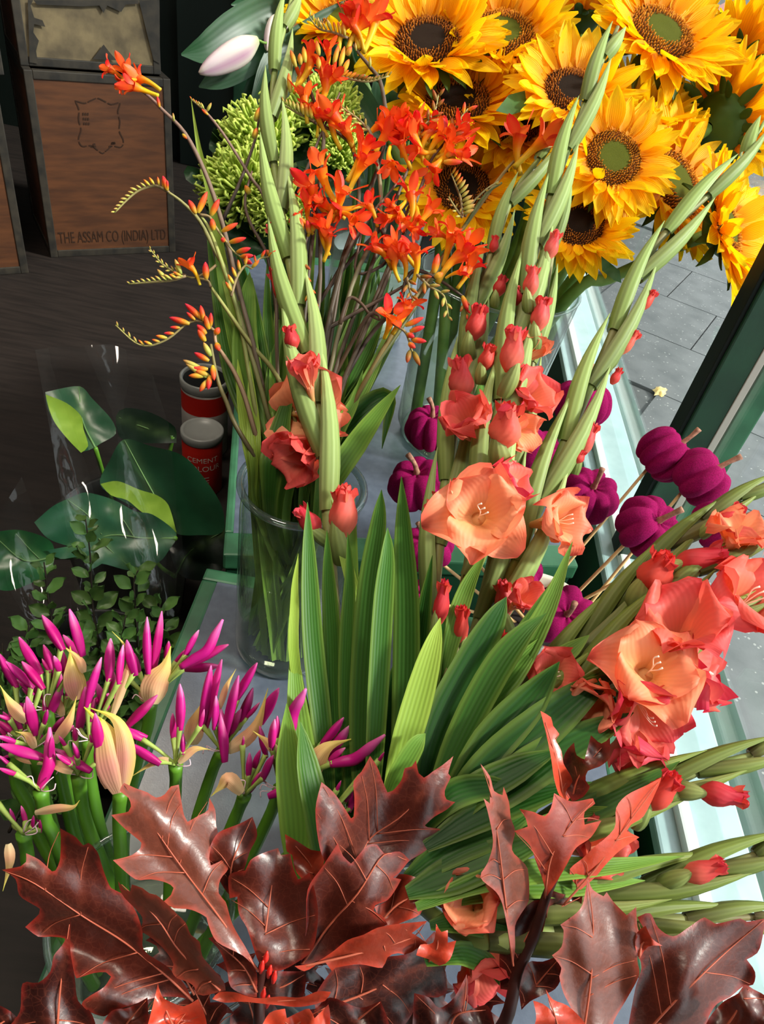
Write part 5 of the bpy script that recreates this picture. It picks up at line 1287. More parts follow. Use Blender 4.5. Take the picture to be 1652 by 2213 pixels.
# --- the dense middle
DK = (S(44, 40, 28), S(104, 82, 66))
k7 = croc_stem([(650, 800), (670, 560), (700, 300, .76), (672, 200, .765), (665, 150, .765), (672, 120, .765)], 'crocosmia with big red and orange blossoms right of the tall spike, near the top', DK, seed=8)
for a in ((658, 205, .75, 78, 95, .3), (712, 178, .755, 88, 60, .2), (678, 130, .76, 96, 55, .1), (712, 108, .765, 60, 80, .4), (700, 145, .76, 60, 100, .3), (650, 160, .765, 60, 70, .1), (725, 170, .752, 70, 30, .2)): floret(k7, *a, seed=int(a[1]))
for b in ((640, 145, 628, 108), (650, 140, 648, 115), (660, 135, 656, 100), (690, 150, 688, 122), (722, 140, 732, 98), (735, 145, 745, 100), (742, 155, 755, 128), (628, 200, 624, 158), (750, 120, 760, 100), (690, 120, 684, 88)): bud(k7, *b, .752, 'o', 11)
k8 = croc_stem([(690, 800), (745, 560), (830, 320, .77), (826, 190, .775), (800, 145, .775), (780, 120, .775), (752, 82, .775)], 'crocosmia at the very top against the yellow sunflower petals', DK, seed=9)
for a in ((748, 40, .77, 90, 75, .2), (764, 30, .77, 100, 100, .1), (784, 42, .77, 96, 62, .1), (815, 40, .775, 110, 68, .0), (770, 55, .765, 70, 110, .3)): floret(k8, *a, seed=int(a[0]) + 3)
raceme(k8, [(752, 82), (720, 70), (690, 62), (668, 36)], .77, 10, (34, 16), 'ogg', 1, 60, seed=9)
raceme(k8, [(730, 165), (765, 172), (800, 176), (842, 164)], .76, 13, (24, 12), 'odgg', -1, 50, seed=10)
bud(k8, 770, 110, 768, 92, .768, 'g'); bud(k8, 800, 145, 800, 122, .768, 'g'); bud(k8, 818, 160, 820, 150, .768, 'g')
k9 = croc_stem([(690, 850), (730, 600), (775, 450, .755), (765, 330, .76), (735, 290, .76), (690, 270, .76), (650, 245, .76)], 'crocosmia with a row of hanging red tubes over the green chrysanthemums', DK, seed=10)
for a in ((680, 240, .755, 80, 120, .3), (712, 262, .755, 84, 115, .3), (728, 250, .755, 104, 118, .1), (752, 280, .755, 80, 105, .2), (690, 250, .757, 60, 80, .4)): floret(k9, *a, seed=int(a[0]) + 5)
raceme(k9, [(680, 262), (655, 250), (632, 238), (612, 225)], .757, 8, (36, 18), 'ogg', 1, 58, seed=11)
k10 = croc_stem([(700, 860), (760, 620), (822, 470, .75), (812, 330, .755), (800, 285, .755), (790, 270, .755)], 'crocosmia with a pale bud raceme slanting over the chrysanthemums', (S(70, 60, 44), S(150, 140, 104)), seed=11)
raceme(k10, [(800, 285), (775, 258), (745, 236), (720, 215)], .755, 13, (20, 10), 'ggg', 1, 40, both=True, seed=12)
for a in ((790, 320, .75, 110, 60, .1), (816, 268, .755, 70, 50, .2), (785, 350, .745, 96, 62, .2)): floret(k10, *a, seed=int(a[0]) + 9)
k11 = croc_stem([(700, 880), (780, 640), (850, 450, .755), (880, 370, .76), (905, 320, .76)], 'crocosmia with the densest scarlet blossoms in front of the brown sunflower', DK, seed=12)
for a in ((845, 262, .752, 100, 62, .2), (884, 268, .75, 80, 140, .4), (866, 310, .745, 80, 120, .6), (898, 290, .745, 80, 110, .4), (925, 282, .75, 76, 70, .4), (952, 285, .75, 84, 60, .4), (935, 262, .755, 60, 80, .3), (840, 352, .735, 74, 265, .5), (870, 285, .75, 70, 90, .5), (905, 262, .755, 64, 100, .3), (828, 290, .75, 84, 70, .2), (860, 255, .757, 60, 80, .2)): floret(k11, *a, seed=int(a[0]) + 11, wide=1.1)
raceme(k11, [(900, 310), (920, 270), (940, 240), (948, 205)], .755, 10, (36, 26), 'rdd', 1, 40, both=True, seed=13)
k12 = croc_stem([(720, 880), (830, 620), (905, 420, .755), (930, 350, .76), (960, 310, .76)], 'crocosmia with scarlet blossoms reaching furthest right of the dense cluster', DK, seed=13)
for a in ((968, 305, .752, 84, 70, .4), (998, 325, .75, 80, 10, .3), (988, 290, .755, 84, 60, .2), (940, 362, .745, 76, 240, .5), (975, 330, .748, 70, 30, .4), (905, 330, .745, 64, 200, .5), (1000, 270, .757, 60, 70, .2)): floret(k12, *a, seed=int(a[0]) + 17, wide=1.1)
raceme(k12, [(960, 310), (985, 275), (1000, 250), (1012, 235)], .755, 8, (34, 24), 'ddr', -1, 40, both=True, seed=14)
for b in ((960, 350, 1000, 350), (965, 338, 985, 322)): bud(k12, *b, .748, 'r', 13)
k13 = croc_stem([(660, 860), (690, 650), (690, 480, .745), (672, 440, .745), (664, 410, .745)], 'crocosmia with orange trumpets hard against the tall gladiolus spike', DK, seed=14)
for a in ((668, 410, .735, 100, 130, .2), (690, 372, .74, 110, 120, .1), (664, 440, .73, 70, 90, .5), (697, 440, .735, 80, 150, .2), (650, 470, .73, 60, 130, .4), (684, 470, .73, 60, 60, .4)): floret(k13, *a, seed=int(a[1]) + 2)
for b in ((655, 500, 648, 470), (668, 505, 664, 476), (676, 500, 680, 474), (640, 500, 632, 480)): bud(k13, *b, .728, 'r', 12)
k14 = croc_stem([(690, 900), (720, 700), (745, 560, .74), (790, 480, .74), (830, 430, .745)], 'crocosmia with two scarlet stars in the middle of the cluster', DK, seed=15)
for a in ((744, 420, .73, 92, 55, .5), (768, 470, .72, 80, 330, .6), (715, 508, .72, 80, 70, .5), (692, 495, .725, 80, 110, .2), (800, 440, .735, 70, 110, .3), (740, 455, .73, 70, 200, .3)): floret(k14, *a, seed=int(a[0]) + 23, wide=1.2)
raceme(k14, [(650, 560), (655, 600), (668, 640), (680, 680)], .725, 9, (22, 20), 'dod', -1, 50, both=True, seed=15)
k15 = croc_stem([(720, 900), (790, 700), (850, 550, .74), (872, 480, .745), (895, 420, .75)], 'crocosmia with small red blossoms below the scarlet mass', DK, seed=16)
for a in ((860, 456, .73, 64, 240, .5), (894, 420, .735, 90, 85, .2), (874, 470, .73, 60, 300, .5), (932, 455, .74, 80, 40, .2), (850, 440, .735, 60, 120, .4), (905, 470, .735, 60, 280, .4), (835, 470, .73, 56, 200, .4), (890, 500, .735, 54, 300, .4)): floret(k15, *a, seed=int(a[0]) + 29)
k16 = croc_stem([(700, 920), (790, 740), (860, 660, .725), (880, 600, .73), (905, 585, .73), (950, 605, .735), (1000, 640, .735)], 'crocosmia with wiry dark stem and red blossoms left of the centre gladioli', (S(44, 34, 28), S(70, 52, 42)), seed=17)
for a in ((816, 530, .725, 84, 125, .3), (856, 530, .73, 84, 135, .2), (876, 550, .72, 76, 90, .5), (905, 545, .715, 90, 80, .6), (848, 560, .725, 70, 110, .2), (978, 505, .735, 100, 75, .3), (1008, 525, .735, 90, 50, .3), (992, 545, .73, 110, 55, .1), (995, 585, .725, 50, 20, .5), (1022, 575, .73, 80, 55, .1), (950, 500, .74, 60, 140, .3)): floret(k16, *a, seed=int(a[0]) + 31, wide=1.1)
bud(k16, 938, 590, 948, 548, .725, 'r', 16); bud(k16, 1000, 640, 1012, 672, .725, 'r', 12); bud(k16, 940, 600, 958, 590, .725, 'o', 14)
raceme(k16, [(900, 592), (930, 620), (960, 640), (970, 688)], .725, 9, (30, 16), 'dggg', 1, 45, both=True, seed=16); raceme(k16, [(880, 600), (890, 640), (900, 655)], .725, 7, (22, 14), 'dd', 1, 50, both=True, seed=17)
raceme(k16, [(1000, 640), (1005, 665), (1012, 680)], .728, 4, (20, 14), 'dr', 1, 40, both=True, seed=19)
k17 = croc_stem([(680, 920), (720, 820), (790, 690, .715), (815, 680, .715), (822, 692, .715)], 'lowest crocosmia with an open orange star and a drooping bud chain at right', (S(60, 46, 34), S(84, 60, 44)), seed=18)
branch(k17, [(735, 700), (755, 645), (780, 655), (800, 680), (820, 692)], .716, .0018, stem_col(S(70, 52, 40), S(90, 66, 50)))
floret(k17, 846, 692, .705, 84, 60, 1.8, 1, 1.3); floret(k17, 884, 662, .708, 96, 58, .2, 2)
for b, k in (((876, 704, 916, 686), 'r'), ((886, 716, 918, 706), 'r'), ((890, 734, 922, 738), 'r'), ((880, 722, 896, 728), 'r'), ((886, 758, 880, 784), 'd'), ((894, 760, 908, 790), 'd'), ((884, 742, 898, 752), 'r')): bud(k17, *b, .704, k, 12)
branch(k17, [(850, 700), (875, 716), (884, 735), (890, 756), (900, 772)], .706)
k18 = croc_stem([(770, 860), (880, 690), (960, 560, .78), (1010, 480, .785), (1050, 420, .79), (1085, 395, .79)], 'crocosmia with a V of tiny dark buds in front of the brown ringed sunflower', (S(60, 60, 36), S(110, 116, 62)), seed=19)
raceme(k18, [(1000, 470), (985, 450), (970, 425)], .775, 8, (12, 9), 'gd', -1, 60, both=True, seed=20); raceme(k18, [(1000, 468), (996, 430), (985, 400), (975, 375)], .775, 11, (30, 24), 'ggo', 1, 75, seed=21)
raceme(k18, [(1005, 468), (1020, 440), (1050, 410), (1078, 392)], .785, 4, (14, 12), 'gg', 1, 40, seed=22)
k19 = croc_stem([(760, 880), (900, 640), (1040, 440, .80), (1100, 360, .80), (1130, 335, .80)], 'crocosmia with two lone red blossoms beside the gladiolus tips', (S(60, 60, 36), S(150, 120, 60)), seed=20)
floret(k19, 1115, 295, .79, 110, 100, .2, 3, 1.0); floret(k19, 1172, 305, .79, 110, 42, .1, 4, 1.0)
# criss-crossing bare side branches
for r_, pts, t in ((k14, [(640, 720), (700, 640), (780, 500), (870, 380)], .75), (k15, [(660, 690), (760, 560), (850, 470), (920, 400)], .755), (k16, [(690, 720), (780, 670), (870, 620), (905, 590)], .735), (k10, [(820, 480), (840, 560), (770, 590), (782, 500)], .745), (k13, [(620, 700), (650, 560), (690, 420), (700, 330)], .758), (k2, [(480, 480), (520, 390), (552, 300), (560, 250)], .757), (k2, [(600, 690), (580, 560), (540, 480), (530, 430), (545, 370)], .752), (k9, [(640, 420), (670, 350), (690, 300), (735, 200)], .762)):
    branch(r_, pts, t, .0018, stem_col(S(54, 44, 36), S(110, 84, 70)))
for b in ((552, 262, 562, 232), (548, 300, 556, 276), (540, 420, 530, 400), (590, 556, 575, 540)): bud(k2, *b, .75, 'o', 12)
# strap leaves of the crocosmia standing in the jar
CLF = [
    (k2, [(520, 760, .76), (480, 560, .765), (455, 420, .765), (430, 320, .765), (413, 212, .765)], 22, 3), (k3, [(555, 960, .76), (500, 800, .77), (470, 640, .775), (446, 490, .78)], 44, 1), (k3b, [(560, 950, .75), (530, 820, .755), (490, 660, .76), (462, 520, .765)], 40, 2),
    (k4, [(580, 960, .745), (545, 850, .75), (530, 740, .75), (536, 640, .75), (540, 588, .75)], 64, 2), (k4, [(590, 970, .755), (570, 820, .76), (555, 700, .765), (545, 600, .77)], 46, 1), (k5, [(545, 1000, .735), (532, 920, .74), (520, 840, .74), (514, 776, .74)], 34, 3), (k5, [(552, 1000, .733), (548, 920, .735), (544, 850, .735), (540, 780, .735)], 30, 3),
    (k6, [(600, 1000, .74), (590, 900, .745), (590, 800, .75), (610, 700, .755)], 44, 1), (k6, [(585, 1030, .725), (600, 960, .725), (612, 900, .73), (640, 800, .735)], 60, 1), (k7, [(640, 950, .77), (640, 780, .78), (650, 620, .785), (660, 520, .79)], 46, 0), (k7, [(650, 950, .78), (670, 800, .785), (690, 640, .79), (700, 540, .80)], 44, 1),
    (k8, [(660, 960, .78), (700, 800, .79), (740, 640, .80), (760, 540, .80)], 50, 0), (k8, [(670, 960, .77), (720, 800, .775), (770, 680, .78), (800, 580, .785)], 46, 1), (k9, [(660, 980, .76), (690, 860, .765), (720, 740, .77), (735, 620, .775)], 44, 0), (k10, [(680, 990, .755), (740, 860, .76), (800, 740, .765), (850, 620, .77)], 50, 1),
    (k11, [(690, 1000, .75), (750, 900, .755), (810, 790, .76), (862, 660, .765)], 40, 2), (k12, [(690, 1000, .76), (770, 860, .765), (830, 760, .77), (880, 680, .775)], 44, 1), (k13, [(640, 960, .765), (640, 860, .77), (620, 700, .775), (600, 560, .78)], 40, 0), (k14, [(700, 980, .74), (730, 880, .745), (745, 800, .745), (750, 742, .745)], 26, 2),
    (k15, [(715, 1050, .725), (770, 960, .72), (820, 890, .715), (866, 832, .71)], 52, 2), (k16, [(700, 1010, .735), (730, 930, .735), (765, 870, .735), (785, 800, .735)], 40, 2), (k17, [(700, 1000, .745), (770, 900, .75), (840, 860, .755), (826, 970, .75)], 60, 0), (k18, [(680, 980, .78), (700, 840, .79), (730, 700, .80), (770, 600, .805)], 42, 0),
    (k19, [(660, 980, .79), (650, 820, .80), (640, 660, .805), (640, 560, .81)], 60, 0), (k1, [(580, 980, .775), (540, 820, .78), (500, 650, .785), (470, 540, .79)], 46, 0), (k1, [(590, 980, .785), (560, 780, .79), (530, 620, .795), (510, 540, .80)], 46, 0), (k13, [(620, 990, .73), (600, 1000, .74), (590, 880, .745), (585, 760, .75)], 34, 2),
    (k7, [(655, 980, .765), (670, 860, .77), (680, 720, .775), (690, 600, .78)], 38, 1), (k12, [(700, 990, .765), (760, 840, .77), (800, 720, .775), (820, 620, .78)], 38, 2), (k11, [(680, 990, .775), (730, 780, .785), (780, 640, .79), (830, 540, .795)], 34, 1),
]
random.seed(41)
ks = [k6, k7, k8, k9, k10, k11, k12, k13, k14, k15, k16, k17, k18]
for i in range(22):
    x1 = 575 + i * 13.5 + random.uniform(-8, 8); y1 = 590 + random.uniform(-70, 90) - (40 if 620 < x1 < 760 else 0); xb = 590 + (x1 - 570) * .42
    tt_ = .765 + random.uniform(-.015, .03)
    CLF.append((ks[i % 13], [(xb, 985, tt_ - .01), (lerp(xb, x1, .35) + 4, lerp(985, y1, .35), tt_), (lerp(xb, x1, .7), lerp(985, y1, .7), tt_ + .01), (x1 + random.uniform(-6, 6), y1, tt_ + .015)], random.uniform(30, 46), random.choice((0, 0, 1, 1, 2))))
random.seed(31)
for k, (g, pts, w, tone) in enumerate(CLF):
    P3 = [U(*p) for p in pts]
    a = random.uniform(0, 6.28); bot = JAR + Vector((math.cos(a) * .048, math.sin(a) * .048, .016))
    d = Vector((P3[0].x - JAR.x, P3[0].y - JAR.y, 0)); dl = min(.052, d.length); d = d.normalized() * dl if d.length else d
    P3 = [bot, JAR + Vector((d.x, d.y, .24))] + P3
    wm = w * pts[len(pts) // 2][2] / FOC
    nrm = (CAM - P3[3]).normalized() + Vector((random.uniform(-.6, .6), random.uniform(-.3, .3), 0))
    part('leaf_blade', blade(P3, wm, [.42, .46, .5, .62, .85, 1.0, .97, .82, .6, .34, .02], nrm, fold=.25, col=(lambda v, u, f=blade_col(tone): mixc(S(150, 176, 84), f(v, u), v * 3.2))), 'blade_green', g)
# submerged stalks in the jar

# ------------------------------------------------------------------ nerines (magenta budding umbels)
mat('ner_bud', vcol=True, rough=0.42, spec=0.35, transl=0.22, rand=0.10, hue=0.008)
mat('ner_stalk', S(92, 142, 36), 0.42, 0.4, col2=S(70, 118, 30), nscale=20)
mat('ner_pedicel', S(150, 170, 84), 0.5, 0.35)
mat('spathe', vcol=True, rough=0.55, spec=0.3, transl=0.35, bump=0.1, stripe=0.05, stripes=3.0)
mat('ner_stamen', S(240, 200, 214), 0.5, 0.3)
MG, MD_, ML = S(206, 22, 132), S(150, 10, 92), S(238, 120, 186)
def ridged(name, stops, rad, bend, ridges=3, n=11, ns=12, tw=.6):
    rows = []; cols = []
    for i in range(n):
        v = i / (n - 1); r = interp(rad, v)
        row = []; cr = []
        for k in range(ns):
            a = 6.2832 * k / ns + tw * v; q = 1 + .16 * math.cos(ridges * a)
            row.append(Vector((r * q * math.cos(a), r * q * math.sin(a) + bend * math.sin(v * 3.14), v)))
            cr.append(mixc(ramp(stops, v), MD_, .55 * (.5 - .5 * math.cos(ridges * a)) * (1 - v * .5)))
        rows.append(row); cols.append(cr)
    V, F, C, Uv = grid(rows, cols, True)
    F += [tuple(range(ns - 1, -1, -1)), tuple((n - 1) * ns + k for k in range(ns))]
    return mesh(name, V, F, C, Uv)
NR = [.30, .36, .42, .47, .50, .50, .47, .42, .34, .22, .07]
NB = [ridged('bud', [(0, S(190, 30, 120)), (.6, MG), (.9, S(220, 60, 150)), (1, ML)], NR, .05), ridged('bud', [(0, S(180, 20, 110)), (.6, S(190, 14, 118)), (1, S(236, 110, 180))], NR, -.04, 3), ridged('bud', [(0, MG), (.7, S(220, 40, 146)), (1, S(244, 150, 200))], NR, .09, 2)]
def nerine(hub, stalk, buds, spathes, label, fr, t, seed, wpx=26, ped=True, dark=0):
    rnd = random.Random(seed)
    (ox, oy), s = fr
    H = K((ox, oy), s, [hub])[0]; Pst = K((ox, oy), s, stalk)
    hb = U(*H, t); lo_ = U(*Pst[-1], t + .012 * len(Pst)); dd_ = lo_ - hb
    ex = lo_ + dd_ * ((.014 - lo_.z) / dd_.z) if dd_.z < -.01 else lo_
    fx = Vector((ex.x - NV.x, ex.y - NV.y, 0)); fx = fx * min(1, .05 / (fx.length + 1e-6))
    foot = Vector((NV.x + fx.x, NV.y + fx.y, .014))
    root = empty('nerine', foot, label, 'nerine', 'magenta nerine stalks in the low vase')
    pts = [foot] + [U(p[0], p[1], t + .012 * (i + 1)) for i, p in reversed(list(enumerate(Pst)))] + [hb]
    part('stalk', tube(pts, [.0058, .0058, .0056, .0052, .0062], 10, 5), 'ner_stalk', root)
    for i, b in enumerate(buds):
        q = K((ox, oy), s, b); tt = t + rnd.uniform(-.018, .012)
        a, e = U(*q[0], tt), U(*q[-1], tt + rnd.uniform(-.012, .006))
        L = (e - a).length; w = min(L * .23, .0085) * rnd.uniform(.92, 1.12)
        if len(q) == 3:
            m_ = U(*q[1], tt)
            part('bud', tube([a, a.lerp(m_, .5), m_, m_.lerp(e, .5), e], [w * .32, w * .5, w * .55, w * .45, w * .12], 9, 4, lambda v: ramp([(0, S(196, 30, 122)), (.6, MG), (1, ML)], v)), 'ner_bud', root)
        else:
            put('bud', NB[rnd.randrange(3)], 'ner_bud', root, seg(a, e, w, Vector((rnd.uniform(-1, 1), rnd.uniform(-1, 1), rnd.uniform(-1, 1)))))
        if ped:
            d = (a - hb)
            if .002 < d.length < .09:
                part('pedicel', tube([hb, hb.lerp(a, .5) + Vector((0, 0, .002)), a + (a - e).normalized() * -.003], [.0016, .0015, .0026], 6, 4), 'ner_pedicel', root)
    for (pts_, w, kind) in spathes:
        q = K((ox, oy), s, pts_); P3 = [U(*p, t + (-.010 if kind != 'b' else .012)) for p in q]
        if kind == 'c':
            cc = lambda v, u: mixc(ramp([(0, S(206, 160, 130)), (.3, S(222, 150, 136)), (.65, S(238, 206, 128)), (.85, S(226, 220, 90)), (1, S(190, 206, 50))], v), S(220, 206, 80), .6 * max(0, u))
        else:
            cc = lambda v, u: ramp([(0, S(222, 196, 150)), (.4, S(240, 176, 134)), (.75, S(248, 214, 124)), (1, S(236, 226, 96))], v)
        part('spathe', blade(P3, w * s * t / FOC, [.5, .85, 1, .95, .8, .55, .3, .12, .03], None, fold=-.55, m=7, col=cc), 'spathe', root)
    for k in range(3):
        a = rnd.uniform(0, 6.28); e = hb + camdir(math.cos(a), abs(math.sin(a)), .5) * .016
        part('stamen', tube([hb, hb.lerp(e, .5) + camdir(0, 0, 1) * .003, e, e + camdir(math.cos(a + 1.5), math.sin(a + 1.5), 0) * .005], [.0005] * 4, 4, 4), 'ner_stamen', root)
    return root
n4 = ((0, 1260), .3027); n5 = ((260, 1300), .3632)
nerine((330, 900), [(400, 1250), (480, 1600), (560, 1900)], [((450, 480), (300, 230)), ((590, 520), (495, 185)), ((300, 650), (135, 385)), ((400, 700), (310, 440)), ((570, 540), (450, 370)), ((430, 640), (385, 520)), ((350, 960), (430, 730)), ((320, 940), (330, 740)), ((480, 700), (440, 470)), ((360, 640), (300, 540))],
       [([(560, 830), (520, 640), (500, 450)], 150, 'c'), ([(600, 640), (560, 540), (430, 435)], 60, 'o')], 'nerine head highest at left, two long buds rising over the small leaved twigs', n4, .62, 1)
nerine((150, 1150), [(110, 1400), (210, 1600), (300, 1850)], [((120, 750), (-10, 500)), ((240, 750), (40, 560)), ((310, 760), (155, 560)), ((260, 1080), (190, 810)), ((90, 980), (-20, 940)), ((60, 1120), (-20, 1010)), ((330, 1150), (170, 990)), ((160, 1060), (60, 900)), ((240, 800), (120, 690))],
       [([(190, 990), (90, 880), (0, 730)], 90, 'o'), ([(330, 1290), (150, 1260), (40, 1190)], 36, 'o')], 'nerine head at the left edge with buds fanning left', n4, .61, 2)
nerine((640, 1120), [(640, 1350), (700, 1700), (790, 2050)], [((620, 880), (725, 530)), ((560, 1060), (610, 740)), ((780, 700), (790, 395)), ((850, 720), (880, 440)), ((970, 660), (905, 405)), ((800, 820), (810, 630)), ((780, 930), (690, 710)), ((900, 1030), (1125, 800)), ((640, 1020), (680, 820)), ((1050, 1100), (850, 1020))],
       [([(800, 960), (850, 820), (910, 640), (930, 530), (880, 430), (800, 345)], 60, 'o'), ([(390, 1140), (490, 990), (550, 805)], 80, 'o')], 'nerine head in the middle left with one bright torn blossom', n4, .605, 3)
nerine((560, 1370), [(590, 1600), (650, 1800), (760, 2080)], [((310, 1250), (-10, 1150)), ((650, 1345), (390, 1180)), ((560, 1260), (520, 1140)), ((480, 1180), (420, 1090)), ((540, 1140), (530, 1030)), ((690, 1300), (680, 1180)), ((660, 1160), (640, 1080)), ((520, 1300), (400, 1220))],
       [([(520, 1350), (380, 1290), (200, 1240)], 70, 'o')], 'nerine head on the front pair of stalks beside the fat closed bud', n4, .59, 4)
nerine((290, 1480), [(330, 1700), (420, 1900)], [((280, 1475), (350, 1300), (355, 1030)), ((280, 1700), (290, 1480)), ((130, 1370), (-10, 1320)), ((80, 1310), (-10, 1230)), ((360, 1260), (370, 1090))],
       [], 'nerine with one long upright bud crossing the stalks at left', n4, .575, 5)
nerine((170, 1790), [(190, 1900), (260, 2150)], [((190, 1735), (150, 1590)), ((110, 1755), (70, 1610)), ((230, 1760), (240, 1660)), ((-10, 1600), (-40, 1480)), ((290, 1780), (285, 1690))],
       [([(250, 1640), (400, 1610), (520, 1600), (570, 1550)], 60, 'o'), ([(60, 1860), (70, 2000), (20, 2200)], 70, 'o')], 'lowest left nerine with small upright buds and a curling papery bract', n4, .555, 6)
nerine((860, 1490), [(850, 1700), (870, 2080)], [((720, 1230), (680, 930)), ((735, 1250), (700, 1000))],
       [([(860, 1490), (800, 1250), (740, 1040), (600, 885)], 215, 'c'), ([(880, 1480), (900, 1200), (830, 980), (640, 890)], 130, 'c'), ([(790, 1460), (750, 1200), (720, 960)], 150, 'c')], 'fat closed nerine bud wrapped in a pink and yellow bract', n4, .575, 7, ped=False)
nerine((1080, 850), [(1050, 1050), (960, 1350), (900, 1700), (880, 1950)], [((1060, 650), (1050, 240)), ((1090, 640), (1155, 200)), ((1180, 560), (1205, 415)), ((1240, 580), (1330, 470)), ((1320, 530), (1420, 335)), ((1290, 600), (1480, 480), (1592, 260)), ((1300, 600), (1632, 440)), ((1300, 610), (1570, 590)), ((1220, 660), (1290, 615)), ((945, 720), (890, 620)), ((1000, 660), (960, 500))],
       [([(1080, 860), (1110, 720), (1180, 600), (1220, 450)], 190, 'o'), ([(1075, 850), (1040, 760), (1035, 650)], 120, 'b')], 'nerine head with buds spraying right beside the jar base', n4, .64, 8)
nerine((330, 970), [(330, 1100), (310, 1400)], [((150, 830), (0, 755)), ((240, 965), (45, 840)), ((318, 830), (312, 665)), ((355, 765), (355, 490)), ((372, 910), (375, 785)), ((470, 760), (500, 640))],
       [([(290, 940), (200, 960), (60, 1045)], 44, 'o'), ([(350, 960), (440, 880), (540, 880)], 50, 'o')], 'sparse nerine head with two short upright buds over the slate top', n5, .605, 9)
nerine((610, 890), [(560, 980), (470, 1250), (420, 1450)], [((480, 750), (540, 380)), ((505, 770), (605, 345)), ((620, 955), (600, 640)), ((630, 790), (705, 440)), ((690, 590), (815, 365)), ((640, 820), (720, 640)), ((700, 760), (790, 515)), ((840, 720), (945, 515)), ((720, 870), (780, 790)), ((640, 700), (660, 610)), ((560, 760), (570, 560)), ((740, 700), (830, 600))],
       [([(430, 850), (450, 720), (520, 550)], 120, 'b'), ([(590, 640), (630, 510), (690, 400)], 40, 'o'), ([(640, 890), (800, 760), (880, 515)], 90, 'o')], 'fullest nerine head standing before the foot of the glass jar', n5, .615, 10)
nerine((740, 1150), [(700, 1250), (630, 1420)], [((760, 1050), (770, 900)), ((790, 1010), (835, 880)), ((870, 930), (830, 740)), ((850, 1060), (912, 915)), ((750, 1150), (838, 1015)), ((725, 870), (735, 800))],
       [([(725, 1140), (650, 1060), (600, 1100), (540, 1160)], 90, 'o')], 'nerine head with dark small buds and a pale curled bract, right of centre', n5, .595, 11)
nerine((950, 1110), [(900, 1250), (780, 1500), (700, 1640)], [((930, 830), (935, 680)), ((950, 1000), (1000, 715)), ((1010, 820), (1030, 660), (1105, 520)), ((1030, 990), (1070, 840)), ((880, 1160), (1080, 1080)), ((1120, 1210), (1140, 940)), ((1120, 920), (1170, 840)), ((1190, 860), (1330, 690)), ((1220, 950), (1365, 740)), ((1230, 960), (1340, 870)), ((1250, 970), (1400, 935), (1575, 795)), ((900, 880), (920, 700))],
       [([(960, 1110), (1120, 1000), (1230, 870), (1375, 818)], 150, 'o'), ([(930, 900), (880, 840), (790, 770)], 60, 'o')], 'rightmost full nerine head with one long bud pointing at the blades', n5, .59, 12)
nerine((1150, 1370), [(1080, 1430), (960, 1560)], [((1280, 1140), (1315, 1065)), ((1330, 1200), (1390, 1090)), ((1360, 1250), (1420, 1080)), ((1530, 960), (1572, 895)), ((1420, 1060), (1450, 1000)), ((1125, 1230), (1130, 1160))],
       [], 'nerine half hidden behind the oak leaf, below the blades', n5, .57, 13)
def fan(hub, n, a0, a1, seed, L0=95, L1=230):
    rnd = random.Random(seed); r_ = []
    for k in range(n):
        a = math.radians(lerp(a0, a1, (k + rnd.uniform(.2, .8)) / n)); q = rnd.uniform(110, 190); L = rnd.uniform(L0, L1)
        b = (hub[0] + math.cos(a) * q, hub[1] - math.sin(a) * q)
        a2 = a + rnd.uniform(-.25, .25); r_.append((b, (b[0] + math.cos(a2) * L, b[1] - math.sin(a2) * L)))
    return r_
nerine((450, 950), [(470, 1250), (540, 1600), (620, 1900)], fan((450, 950), 10, 10, 170, 5), [([(450, 950), (400, 830), (330, 760)], 60, 'o')], 'nerine head buried in the thick of the left group, behind the torn blossom', n4, .635, 14)
nerine((250, 1180), [(290, 1420), (350, 1650), (430, 1900)], fan((250, 1180), 9, 20, 200, 6, 90, 200), [([(250, 1180), (200, 1090), (110, 1060)], 60, 'o')], 'nerine head low in the left group, above the long upright bud', n4, .60, 15)

# ------------------------------------------------------------------ green chrysanthemums
mat('mum_floret', vcol=True, rough=0.5, spec=0.3, transl=0.25)
mat('mum_leaf', S(38, 72, 40), 0.5, 0.35, col2=S(26, 54, 30), nscale=25, bump=0.3, bscale=120)
def mum_mesh(seed):
    rnd = random.Random(seed); V = []; F = []; C = []
    for i in range(330):
        f = (i + .5) / 330; th = math.acos(1 - f * 1.25); a = i * 2.399963 + rnd.uniform(-.12, .12)
        d = Vector((math.sin(th) * math.cos(a), math.sin(th) * math.sin(a), math.cos(th))); L = rnd.uniform(.78, 1.05)
        o = d.orthogonal().normalized(); o.rotate(Quaternion(d, rnd.uniform(0, 6.28)))
        up_ = Vector((0, 0, 1)) * rnd.uniform(.0, .30) * math.sin(th)
        pts = [d * .18, d * L * .6 + up_ * .3, d * L * .9 + up_ * .7 + o * .03, d * L * .99 + up_ + o * .09, d * L * .93 + up_ + o * .15]
        c0 = mixc(S(176, 206, 56), S(206, 226, 90), rnd.random())
        v, fc, c, u = tube(pts, [.022, .028, .032, .036, .02], 4, 0, lambda q: mixc(mixc(S(120, 160, 36), c0, .5), S(220, 236, 116), q))
        k = len(V); V += v; C += c; F += [tuple(j + k for j in q) for q in fc]
    return mesh('florets', V, F, C)
MUM = [mum_mesh(1), mum_mesh(2)]
mat('mum_core', S(110, 150, 40), 0.7, 0.2)
def dome_mesh():
    rows = [[Vector((math.sin(t_) * math.cos(6.2832 * k / 16) * .5, math.sin(t_) * math.sin(6.2832 * k / 16) * .5, math.cos(t_) * .45)) for k in range(16)] for t_ in [.02 + i * .3 for i in range(7)]]
    V, F, C, Uv = grid(rows, None, True); return mesh('core', V, F)
DOME = dome_mesh()
